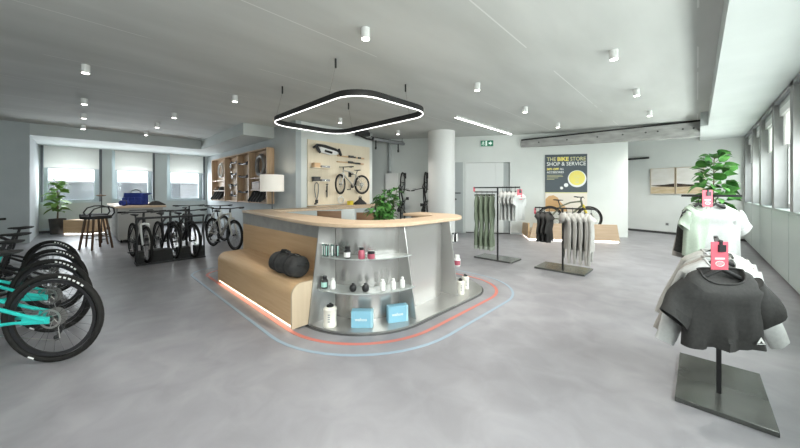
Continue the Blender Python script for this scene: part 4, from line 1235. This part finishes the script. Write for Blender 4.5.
# ------------------------------------------------------------------ lamps
def spot(label, x, y, g, watt=55):
    s_ = thing('ceiling_spot', label, 'spotlight', (x, y, CZ), 0, g)
    obj('housing', S().lathe([(.046, -.12), (.05, -.115), (.05, -.002)], seg=20), 'white', s_)
    obj('lens', S().lathe([(.043, -.1215), (.043, -.125), (.01, -.127)], seg=20), 'lamp_on', s_, label='glowing lens')
    d = bpy.data.lights.new('spot_beam', 'SPOT')
    d.energy = watt; d.spot_size = radians(120); d.spot_blend = .8; d.color = (1, .95, .88); d.shadow_soft_size = .05
    o = bpy.data.objects.new('spot_beam', d); C.objects.link(o); o.parent = s_; o.location = (0, 0, -.15)
    return s_
RO = ['first from the wall with the turquoise bicycles', 'second', 'third', 'fourth, closest to the window alcove']
for i, x in enumerate((-6.40, -8.73, -10.40, -12.2)):
    spot('white ceiling spot over the parked turquoise bicycles, ' + ['fourth from the alcove windows', 'third from the alcove windows', 'second from the alcove windows', 'last before the alcove windows'][i], x, .05, 'ceiling spots over the bicycles', 5)
for i, (x, y) in enumerate(((-6.37, 2.05), (-8.81, 1.52), (-10.46, 1.43), (-12.14, 1.39))):
    spot('white ceiling spot of the row over the workbench, ' + ['next to the ring lamp', 'second from the ring lamp', 'third from the ring lamp', 'fourth from the ring lamp'][i], x, y, 'ceiling spots over the workbench', (6, 14, 20, 20)[i])
for i, y in enumerate((2.23, 4.68, 6.71, 8.90)):
    spot('white ceiling spot of the row beside the ring lamp, ' + ['largest, above the counter', 'second, before the light strip', 'third, between light strip and beam', 'last, close to the beam'][i], -2.69, y, 'ceiling spots beside the ring lamp', (80, 80, 80, 42)[i])
for i, y in enumerate((4.82, 6.94, 9.01)):
    spot('white ceiling spot of the row along the lowered window ceiling, ' + ['third from the concrete beam', 'middle one', 'next to the concrete beam'][i], -.78, y, 'ceiling spots along the window side', (46, 88, 58)[i])
for i, (x, y) in enumerate(((-6.43, 4.51), (-6.48, 6.63))):
    spot('added white ceiling spot ' + ['seen through the ring lamp in front of the tool board', 'near the clamps beside the round column'][i], x, y, 'ceiling spots by the tool board', (35, 60)[i])
for i, (x, y, w_) in enumerate(((-.78, 2.55, 65), (-.78, .3, 45), (-.78, -2.0, 60), (-2.69, -.1, 25), (-2.69, -2.4, 45), (-.78, 11.35, 70), (-2.6, 12.3, 80))):  # spot rows continued out of view, added to brighten the shop
    spot('added white ceiling spot ' + ['over the rack with the black cropped jersey', 'over the standpoint of the viewer', 'behind the viewer by the window cabinets', 'beside the viewer towards the bench', 'behind the viewer in the middle row', 'hidden behind the concrete beam', 'hidden behind the poster wall'][i], x, y, 'ceiling spots added out of view for brightness', w_)

rl = thing('ring_lamp', 'black rounded rectangular pendant lamp with glowing underside over the counter', 'lamp', (-4.38, 3.17, 2.62))
def band(w0, w1, z0, z1, r):
    hx, hy = 1.32, .80
    o = rounded_rect(-hx - w0, hx + w0, -hy - w0, hy + w0, r + w0, 10); i = rounded_rect(-hx - w1, hx + w1, -hy - w1, hy + w1, r + w1, 10)
    n = len(o)
    return S().rings([[Vector((o[k][0], o[k][1], z0)), Vector((o[k][0], o[k][1], z1)), Vector((i[k][0], i[k][1], z1)), Vector((i[k][0], i[k][1], z0))] for k in range(n)], closed=True)
obj('ring_profile', band(.0, -.055, .0115, .092, .42), 'black_matt', rl)
obj('light_strip', band(-.004, -.016, 0, .011, .42), 'ring_glow', rl, label='glowing white strip under the ring')
for i, (x, y) in enumerate(((-.84, -.72), (.78, -.72), (.78, .70), (-.84, .70))):
    c = obj('suspension_cable', S().cyl((x, y * 1.14, .09), (x, y * 1.0, CZ - 2.62 - .10), .0025, seg=6), 'silver_tool', rl)
    obj('ceiling_bolt', S().cyl((x, y, CZ - 2.62 - .13), (x, y, CZ - 2.62 - .002), .014, seg=8), 'black', c)
ls = thing('ceiling_light_strip', 'long slim white light strip under the ceiling before the exit sign', 'lamp', (-4.21, 7.85, CZ))
obj('strip_housing', box(-.035, .035, -1.55, 1.55, -.045, -.002), 'white', ls)
obj('diffuser', box(-.032, .032, -1.54, 1.54, -.052, -.0455), 'strip_glow', ls, label='glowing diffuser')

fl = thing('floor_lamp', 'floor lamp with glowing cream drum shade before the product shelf', 'lamp', (-7.73, 3.36, 0))
obj('lamp_base', S().lathe([(.15, 0), (.15, .02), (.02, .028)], seg=24), 'black', fl)
obj('lamp_pole', S().cyl((0, 0, .025), (0, 0, 1.62), .011, seg=10), 'black', fl)
q = S().lathe([(.285, 1.38), (.285, 1.80), (.280, 1.80), (.280, 1.38)], seg=36); 
fl_s = obj('lamp_shade', S().rings([[Vector((r * cos(a), r * sin(a), z)) for a in [2 * pi * k / 36 for k in range(36)]] for r, z in ((.285, 1.38), (.285, 1.80), (.279, 1.80), (.279, 1.38))], closed=True), 'shade', fl)
obj('bulb', S().ball((0, 0, 1.62), .05), 'lamp_on', fl)
d = bpy.data.lights.new('lamp_light', 'POINT'); d.energy = 3; d.color = (1, .85, .65); d.shadow_soft_size = .06
o = bpy.data.objects.new('lamp_light', d); C.objects.link(o); o.parent = fl; o.location = (0, 0, 1.70)

# ------------------------------------------------------------------ workbench by the windows
wk = thing('workbench', 'grey rolling workbench with birch top in front of the alcove windows', 'workbench', (-12.3, 1.16, 0))
obj('cabinet_body', box(-1.75, 1.28, -.48, .48, .09, .93), 'bench_grey', wk, bevel=.006)
obj('bench_top', box(-1.85, 1.33, -.55, .55, .932, .985), 'top', wk, bevel=.006)
for y in (-.40, .40):
    for x in (-1.1, 1.12):
        c = obj('caster', S().torus((x, y, .045), .026, .018, 'y', 18, 8), 'rubber', wk)
        obj('caster_fork', box(x - .015, x + .015, y - .03, y + .03, .045, .09), 'steel', c)
q = box(1.281, 1.292, -.30, .30, .88, .895)
obj('drawer_pull', box(1.281, 1.30, -.25, .25, .86, .88), 'black', wk)
obj('drawer_panel', box(1.2805, 1.288, -.44, .44, .12, .84), 'bench_grey', wk, bevel=.003)
for k in range(3):
    obj('side_drawer', box(-.4, .9, -.492, -.4805, .14 + .26 * k, .38 + .26 * k), 'bench_grey', wk)

bb = thing('tool_bag', 'open blue tool bag standing on the workbench top', 'bag', (-11.85, 1.13, .987), radians(44))
s = S()
s.rings([[Vector((x * sx, y * sx, z)) for x, y in rounded_rect(-.30, .30, -.14, .14, .06, 4)] for z, sx in ((.0, .90), (.02, .92), (.20, .95), (.35, .92), (.35, .86), (.25, .84))])
obj('bag_body', s, 'blue_bag', bb, 40)
for k in range(3):
    obj('outer_pocket', box(-.27 + .19 * k, -.10 + .19 * k, -.165, -.131, .03, .22), 'blue_bag', bb, bevel=.01)
obj('carry_handle', S().tube([(-.16, 0, .33), (-.14, 0, .40), (-.04, 0, .44), (.0, 0, .445), (.04, 0, .44), (.14, 0, .40), (.16, 0, .33)], .014, 8), 'dark', bb)
obj('side_flap', S().rings([[Vector((.275 + .10 * t, y, .30 + .05 * t + .006 * s2)) for y in (-.11, .11)] + [Vector((.275 + .10 * t, y, .285 + .05 * t)) for y in (.11, -.11)] for t, s2 in ((0, 0), (.5, 0), (1, 0))]), 'blue_bag', bb, 30)
obj('base_mat', box(-.29, .29, -.135, .135, -.001, .012), 'dark', bb)
tp = thing('tool_roll', 'small blue tool roll lying beside the blue tool bag', 'tool roll', (-11.45, .84, .987), radians(40))
obj('roll_cloth', S().lathe([(.02, -.10), (.07, -.095), (.075, 0), (.07, .095), (.02, .10)], (0, 0, .076), 20, 'y'), 'blue_bag', tp)
obj('roll_strap', S().torus((0, 0, .076), .077, .006, 'y', 24, 6, 2.5), 'dark', tp)
tm = thing('tool_mat', 'black cloth heaped on the workbench beside the blue bag', 'cloth', (-11.35, 1.52, .986), radians(44))
obj('cloth_heap', S().rings([[Vector((r * cos(a) * (1 + .2 * sin(3 * a + z * 20)), r * .6 * sin(a), z)) for a in [2 * pi * k / 24 for k in range(24)]] for r, z in ((.24, 0), (.22, .03), (.15, .07), (.09, .11), (.02, .125))]), 'bag', tm, 60)

def stool(label, loc, rz):
    t = thing('bar_stool', label, 'stool', loc, rz, 'stools at the workbench')
    obj('seat', S().prism(rounded_rect(-.24, .24, -.20, .20, .07, 5), .721, .80), 'black_matt', t, bevel=.012)
    for sx in (-1, 1):
        for sy in (-1, 1):
            obj('leg', S().rings([[Vector((sx * (a + .05 * f) + dx, sy * (b + .05 * f) + dy, z)) for dx, dy in ((-.016, -.016), (.016, -.016), (.016, .016), (-.016, .016))] for a, b, f, z in ((.13, .13, 0, .72), (.16, .16, 1, 0))]), 'walnut', t, 0)
    for sx in (-1, 1):
        obj('footrest', S().cyl((sx * .17, -.17, .28), (sx * .17, .17, .28), .011, seg=8), 'walnut', t)
    for sy in (-1, 1):
        obj('footrest', S().cyl((-.18, sy * .165, .33), (.18, sy * .165, .33), .011, seg=8), 'walnut', t)
    obj('back_hoop', S().tube([(-.20, .15, .74), (-.25, .21, .86), (-.20, .26, .97), (-.08, .29, 1.015), (.08, .29, 1.015), (.20, .26, .97), (.25, .21, .86), (.20, .15, .74)], .016, 8), 'black', t)
    return t
stool('black-seated bar stool with walnut legs, frontmost at the workbench', (-10.42, .26, 0), radians(-60))
stool('black-seated bar stool with walnut legs, tucked behind the front stool', (-11.25, .24, 0), radians(-75))
sd_ = thing('saddle_stand', 'brown bicycle saddle on a thin post beside the workbench', 'saddle', (-12.35, .42, 0), radians(30))
obj('stand_base', S().lathe([(.13, 0), (.13, .015), (.02, .02)], seg=20), 'black', sd_)
obj('stand_post', S().cyl((0, 0, .015), (0, 0, 1.25), .012, seg=8), 'black', sd_)
rg = []
for x, wd, hh in ((-.14, .05, .012), (-.12, .08, .022), (-.05, .08, .026), (.02, .05, .02), (.10, .026, .015), (.15, .02, .012)):
    rg.append([Vector((x, wd * cos(a), 1.265 + hh * sin(a))) for a in [2 * pi * k / 12 for k in range(12)]])
obj('saddle', S().rings(rg), 'chair_brown', sd_, 60)
wp = thing('display_block', 'low wooden display block under the window beside the potted fig', 'podium', (-14.5, .16, 0), radians(44))
obj('wood_block', box(-.50, .36, -.28, .28, .035, .46), 'oak', wp, bevel=.004)
obj('light_strip', box(-.48, .34, -.265, .26, .002, .034), 'strip_glow', wp, label='white glowing base strip')

# ------------------------------------------------------------------ pine product shelf
PX0, PX1, PYF, PYB, PZ0, PZ1 = -13.97, -8.70, 3.63, 3.845, 1.03, 2.60
ps = thing('product_shelf', 'wide pine plywood product shelf on the grey wall', 'shelf', (PX0, PYB, PZ0))
def pb(x0, x1, y0, y1, z0, z1): return box(x0 - PX0, x1 - PX0, y0 - PYB, y1 - PYB, z0 - PZ0, z1 - PZ0)
obj('back_board', pb(PX0, PX1, PYB - .02, PYB, PZ0, PZ1), 'pine', ps)
DV = [-13.97, -12.35, -11.06, -10.05, -8.70]
for i, x in enumerate(DV):
    w = .05
    obj('upright_panel', pb(x if i == 0 else x - w, x + w if i == 0 else x, PYF, PYB - .021, PZ0, PZ1), 'pine', ps)
obj('top_board', pb(PX0, PX1, PYF + .002, PYB - .021, PZ1 + .001, PZ1 + .03), 'pine', ps)
def board(b, z):
    x0 = DV[b] + (.051 if b == 0 else .001); x1 = DV[b + 1] - .051
    obj('shelf_board', pb(x0, x1, PYF + .03, PYB - .021, z - .03, z), 'pine', ps)
for b, zs in ((0, (1.06, 1.42, 1.80)), (1, (1.06,)), (2, (1.06,)), (3, (1.06, 1.44, 1.80))):
    for z in zs: board(b, z)
def shoe(x, y, z, rz, label, m='black_matt', g='cycling shoes on the product shelf'):
    t = thing('cycling_shoe', label, 'shoe', (x, y, z + .118), rz, g); t.rotation_euler = (0, radians(38), rz); t.scale = (1.3,) * 3
    rg = []
    for q, wd, top in ((-.14, .03, .10), (-.12, .038, .125), (-.06, .038, .13), (-.01, .040, .095), (.06, .046, .065), (.12, .040, .05), (.145, .015, .03)):
        rg.append([Vector((q, wd * cos(a), .014 + (top - .014) * (.5 + .5 * sin(a)))) for a in [2 * pi * k / 12 for k in range(12)]])
    obj('shoe_upper', S().rings(rg), m, t, 60)
    obj('sole', S().prism([(-.145, -.03), (-.05, -.034), (.06, -.046), (.14, -.018), (.145, .018), (.06, .046), (-.05, .034), (-.145, .03)], 0, .014), 'dark', t, 0)
for k in range(5):
    shoe(-9.85 + .21 * k, 3.70, 1.062, radians(-90 + 8 * (k % 2)), 'black cycling shoe on the product shelf near the lamp, ' + ['first', 'second', 'third', 'fourth', 'fifth'][k] + ' from the handlebars')
for k in range(4):
    shoe(-13.7 + .30 * k, 3.70, 1.062, radians(-90 + 10 * (k % 2)), 'dark shoe at the bottom of the product shelf, ' + ['first', 'second', 'third', 'fourth'][k] + ' from the window')
def helmet(x, y, z, m, label):
    t = thing('bicycle_helmet', label, 'helmet', (x, y, z), radians(-70), 'helmets on the product shelf')
    s = S().ball((0, 0, .02), .115, (1.15, .85, 1.1), 20, 12)
    for v in s.bm.verts: v.co.z = max(v.co.z, .002)
    obj('helmet_shell', s, m, t, 60)
    q = S()
    for y_ in (-.05, 0, .05): q.tube([(-.10, y_, .085), (-.03, y_ * 1.1, .148 - abs(y_) * .5), (.06, y_ * 1.1, .135 - abs(y_) * .5)], .009, 6)
    obj('air_slot', q, 'black', t)
helmet(-13.3, 3.68, 1.42, 'chair_brown', 'brown helmet on the middle board of the shelf bay at the window')
helmet(-12.8, 3.68, 1.42, 'dark', 'dark helmet on the middle board next to the brown helmet')
def coil(x, z, R, r, m, label, g):
    t = thing('tire_coil', label, 'tire', (x, 3.79, z), 0, g)
    obj('tire_loop', S().torus((0, -.03, 0), R, r, 'y', 36, 8), m, t)
    obj('tire_loop', S().torus((.03, -.075, -.015), R * .93, r, 'y', 36, 8), m, t)
    obj('hanging_peg', S().cyl((0, .03, R - .06), (0, -.10, R - .06), .012, seg=8), 'pine', t)
coil(-13.15, 2.2, .27, .028, 'white', 'pale coiled tire hanging in the shelf bay at the window', 'coiled tires')
coil(-9.40, 2.17, .30, .05, 'silver_tool', 'grey coiled tire hanging in the shelf bay beside the lamp', 'coiled tires')
bx = thing('parts_box', 'brown box on the middle board of the shelf bay beside the lamp', 'box', (-9.40, 3.70, 1.441), radians(3))
obj('box_body', box(-.24, .24, -.11, .11, 0, .20), 'chair_brown', bx); obj('box_lid', box(-.245, .245, -.115, .115, .201, .235), 'walnut', bx)
def bar_on_wall(x, z, w, label, g, y=3.78):
    t = thing('handlebar', label, 'handlebar', (x, y, z), 0, g)
    obj('bar', S().tube([(-w / 2, -.17, .02), (-w * .3, -.16, .0), (-.05, -.15, -.01), (.05, -.15, -.01), (w * .3, -.16, 0), (w / 2, -.17, .02)], .026, 8), 'black', t)
    obj('stem_clamp', S().cyl((0, -.15, -.01), (0, -.005, -.01), .024, seg=10), 'black', t)
    for sx in (-1, 1): obj('grip', S().cyl((sx * w * .36, -.163, .006), (sx * w * .52, -.171, .022), .034, seg=10), 'rubber', t)
ordn = ['topmost', 'second from the top', 'third from the top', 'lowest']
for k, z in enumerate((2.37, 1.98, 1.60, 1.24)):
    bar_on_wall(-11.42, z, .56, 'black handlebar in the wide shelf bay, ' + ordn[k], 'handlebars in the wide bay', 3.82)
for k, z in enumerate((2.28, 1.86, 1.36)):
    bar_on_wall(-10.56, z, .72, 'black handlebar in the narrow shelf bay, ' + ['topmost', 'middle one', 'lowest'][k], 'handlebars in the narrow bay', 3.82)
for k, (x, z) in enumerate(((-12.1, 2.3), (-11.95, 1.92), (-12.12, 1.55), (-11.98, 1.30))):
    t = thing('crankset', 'silver crankset hung in the wide shelf bay, ' + ordn[k], 'crankset', (x, 3.815, z), 0, 'cranksets in the wide bay')
    obj('chainring', S().lathe([(.07, -.07), (.10, -.068), (.104, -.06), (.10, -.052), (.07, -.05)], seg=28, axis='y'), 'silver_tool', t)
    a = .6 + k
    obj('crank_arm', S().tube([(0, -.06, 0), (.19 * cos(a), -.09, .19 * sin(a))], [.02, .014], 8), 'chrome', t)
    obj('spider', S().lathe([(.01, -.07), (.075, -.065), (.075, -.055), (.01, -.01)], seg=6, axis='y'), 'dark', t, 0)
    obj('peg', S().cyl((0, 0.005, 0), (0, -.06, 0), .012, seg=8), 'pine', t)

# ------------------------------------------------------------------ tool board on the partition
bd = thing('tool_board', 'pale birch tool board on the partition wall', 'board', (-7.448, 5.24, 0))
obj('board_panel', box(0, .035, -1.07, 1.07, 1.02, 2.765), 'pegboard', bd)
XB = -7.412
wt = thing('wall_bench', 'long narrow bench with birch top under the tool board', 'bench', (-7.18, 5.22, 0))
obj('bench_top', box(-.265, .22, -1.06, 1.06, .965, 1.0), 'top', wt)
obj('bench_front', box(-.25, .20, -1.04, 1.04, 0.08, .962), 'door_grey', wt)
obj('plinth', box(-.25, .16, -1.03, 1.03, 0, .08), 'dark', wt)
def onboard(name, label, cat, y, z, g=None): return thing(name, label, cat, (XB, y, z), 0, g)
fr = onboard('frame_model', 'black and white bicycle frame fixed at the top of the tool board', 'bicycle frame', 4.72, 2.50)
mx = rot('X', -5)
obj('frame_body', S().prism([(-.30, -.07), (-.26, .06), (-.05, .09), (.22, .05), (.36, .0), (.30, -.06), (.05, -.10)], .05, .11, 'yz', mx), 'white_paint', fr, 0)
obj('top_tube', S().tube([mx @ Vector((.10, y, z)) for y, z in ((-.40, .02), (-.34, .10), (-.1, .105), (.25, .075), (.42, .02))], [.025, .035, .045, .04, .025], 10), 'black', fr)
obj('rear_end', S().tube([mx @ Vector((.12, y, z)) for y, z in ((-.46, .0), (-.38, .06), (-.30, -.03), (-.24, -.10))], [.03, .045, .05, .03], 10), 'black', fr)
obj('head_tube', S().tube([mx @ Vector((.12, y, z)) for y, z in ((.34, .12), (.40, -.02), (.44, -.06))], [.03, .045, .03], 10), 'black', fr)
obj('shock', S().tube([mx @ Vector((.13, y, z)) for y, z in ((-.1, -.02), (.12, -.035))], .03, 10), 'black', fr)
obj('mount_arm', S().cyl(mx @ Vector((0, 0, 0)), mx @ Vector((.06, 0, 0)), .02, seg=8), 'black', fr)
for k, (z, m1, m2, l) in enumerate(((2.02, 'oak', 'mid', 'upper small board with boxes on the tool board'), (1.65, 'dark', 'mid', 'lower small board with dark boxes on the tool board'))):
    t = onboard('wall_shelf', l, 'shelf', 4.50, z, 'small boards on the tool board')
    obj('shelf_plank', box(0, .20, -.28, .30, -.018, 0), 'pegboard', t)
    c = thing('parts_box', ['brown box on the upper small board of the tool board', 'black box on the lower small board of the tool board'][k], 'box', (XB + .10, 4.36, z + .001), 0, 'boxes on the tool board')
    obj('box_body', box(-.07, .07, -.09, .09, 0, .10), m1, c, bevel=.003); obj('box_lid', box(-.073, .073, -.093, .093, .101, .122), m1, c)
    c = thing('parts_case', ['low grey case on the upper small board', 'low grey case on the lower small board'][k], 'case', (XB + .10, 4.62, z + .001), 0, 'cases on the tool board')
    obj('case_body', box(-.07, .07, -.13, .13, 0, .06), m2, c, bevel=.006); obj('case_latch', box(.071, .078, -.02, .02, .025, .045), 'chrome', c)
lk = onboard('chain_lock', 'long grey chain lock hanging from the tool board', 'lock', 4.42, 1.62)
obj('chain_loop', S().tube([(.03, 0, 0), (.03, -.05, -.04), (.03, -.06, -.2), (.03, -.03, -.38), (.03, 0, -.46), (.03, .03, -.38), (.03, .06, -.2), (.03, .05, -.04)], .011, 6, closed=True), 'mid', lk)
obj('lock_body', S().box(.008, .05, -.03, .03, -.56, -.46).box(.01, .04, -.06, -.01, -.59, -.55), 'black', lk)
obj('hook', S().cyl((0, 0, 0), (.05, 0, .0), .008, seg=8), 'black', lk)
pm = onboard('track_pump', 'slim dark pump hanging upright on the tool board', 'pump', 4.74, 1.22)
obj('pump_barrel', S().cyl((.035, 0, 0), (.035, 0, .34), .014, seg=10), 'dark', pm); obj('pump_handle', S().cyl((.035, -.03, .36), (.035, .03, .36), .012, seg=8), 'black', pm); obj('pump_rod', S().cyl((.035, 0, .34), (.035, 0, .36), .006, seg=8), 'chrome', pm); obj('pump_clip', box(0, .03, -.02, .02, .15, .19), 'black', pm)
for k, (z, y) in enumerate(((2.40, 5.52), (2.23, 5.50))):
    t = onboard('tool_rail', ['upper wooden tool rail above the small silver bicycle', 'lower wooden tool rail above the small silver bicycle'][k], 'tool rail', y, z, 'tool rails')
    obj('rail_bar', S().prism([(-.42, -.012), (.55, -.03), (.55, .012), (-.42, .02)], 0, .03, 'yz'), 'oak', t)
    obj('gripper', S().box(.03, .07, -.05, .12, -.02, .04).box(.03, .06, .15, .21, -.02, .02), 'dark', t)
    obj('gripper', S().box(.03, .06, .30 - .1 * k, .40, -.03, .02), 'black', t)
hp = onboard('cable_coil', 'pale coil of cable hanging low on the tool board', 'cable', 5.20, 1.14)
obj('coil_loops', S().torus((.03, 0, 0), .10, .012, 'x', 30, 6).torus((.045, .01, -.005), .085, .010, 'x', 30, 6), 'white', hp); obj('hook', S().cyl((0, 0, .09), (.06, 0, .095), .006, seg=6), 'black', hp)
bh = onboard('bike_mount', 'black bracket carrying the small silver bicycle', 'bracket', 5.54, 1.89)
obj('arm', S().cyl((0, 0, 0), (.175, 0, 0), .014, seg=8), 'black', bh); obj('plate', box(0, .012, -.05, .05, -.08, .08), 'black', bh)
yb = thing('yellow_box', 'small yellow box on the bench under the tool board', 'box', (-7.15, 5.36, 1.0), .3)
obj('box_body', box(-.06, .06, -.07, .07, 0, .09), 'yellow_paint', yb, bevel=.004); obj('box_lid', box(-.062, .062, -.072, .072, .091, .11), 'yellow_paint', yb)
bc = thing('cable_heap', 'black bag heaped on the bench under the tool board', 'bag', (-7.12, 5.70, 1.0), 0)
obj('bag_body', S().rings([[Vector((r * .55 * cos(a), r * sin(a) * (1 + .12 * sin(5 * a)), z)) for a in [2 * pi * k / 20 for k in range(20)]] for r, z in ((.22, 0), (.21, .04), (.13, .10), (.06, .15), (.045, .20), (.02, .215))]), 'black_matt', bc, 60)
obj('bag_strap', S().torus((0, 0, .20), .05, .008, 'x', 18, 6), 'black', bc)

# overhead track and pipes at the recess
ot = thing('overhead_track', 'dark ceiling track running from the tool board towards the round column', 'track', (-7.30, 6.98, 2.98))
obj('track_bar', box(-.05, .05, -.78, .78, 0, .07), 'mid', ot)
for y in (-.7, .7): obj('drop_rod', S().cyl((0, y, .07), (0, y, CZ - 2.98 - .001), .012, seg=8), 'mid', ot)
obj('cable_run', S().tube([(.04, -.75, .10), (.04, .3, .09), (.04, .75, .10)], .012, 6), 'black', ot)
def clamp(y, label):
    t = thing('ceiling_clamp', label, 'clamp', (-7.24, y, 2.72), 0, 'clamps on the ceiling track')
    obj('clamp_arm', S().cyl((0, 0, .05), (0, 0, .257), .022, seg=10), 'black', t); obj('clamp_head', S().cyl((0, 0, -.02), (0, 0, .06), .032, seg=12), 'black', t)
clamp(6.42, 'black hanging clamp on the ceiling track next to the tool board'); clamp(7.42, 'black hanging clamp on the ceiling track next to the round column')
pj = thing('hoist', 'black ceiling hoist hanging above the tool board corner', 'hoist', (-7.2, 5.95, 3.02))
obj('hoist_body', box(-.13, .13, -.28, .10, .02, .14), 'black', pj, bevel=.01)
obj('hoist_arm', S().tube([(.0, -.26, .03), (.02, .02, -.04), (.02, .30, -.06), (.0, .32, .02)], .028, 8), 'black', pj)
obj('ceiling_plate', box(-.10, .10, -.2, .06, .14, CZ - 3.02 - .001), 'dark', pj)
pp = thing('wall_pipe', 'pale vertical pipe beside the upright bicycles', 'pipe', tuple(WB @ Vector((-.42, -.09, 0))), WA)
obj('pipe_run', S().cyl((0, 0, 2.0), (0, 0, CZ - .002), .055, seg=16), 'door_grey', pp)
obj('pipe_box', box(-.14, .30, -.06, .085, 0, 2.02), 'white', pp, bevel=.005)
obj('pipe_collar', S().cyl((0, 0, 2.02), (0, 0, 2.08), .07, seg=16), 'mid', pp)
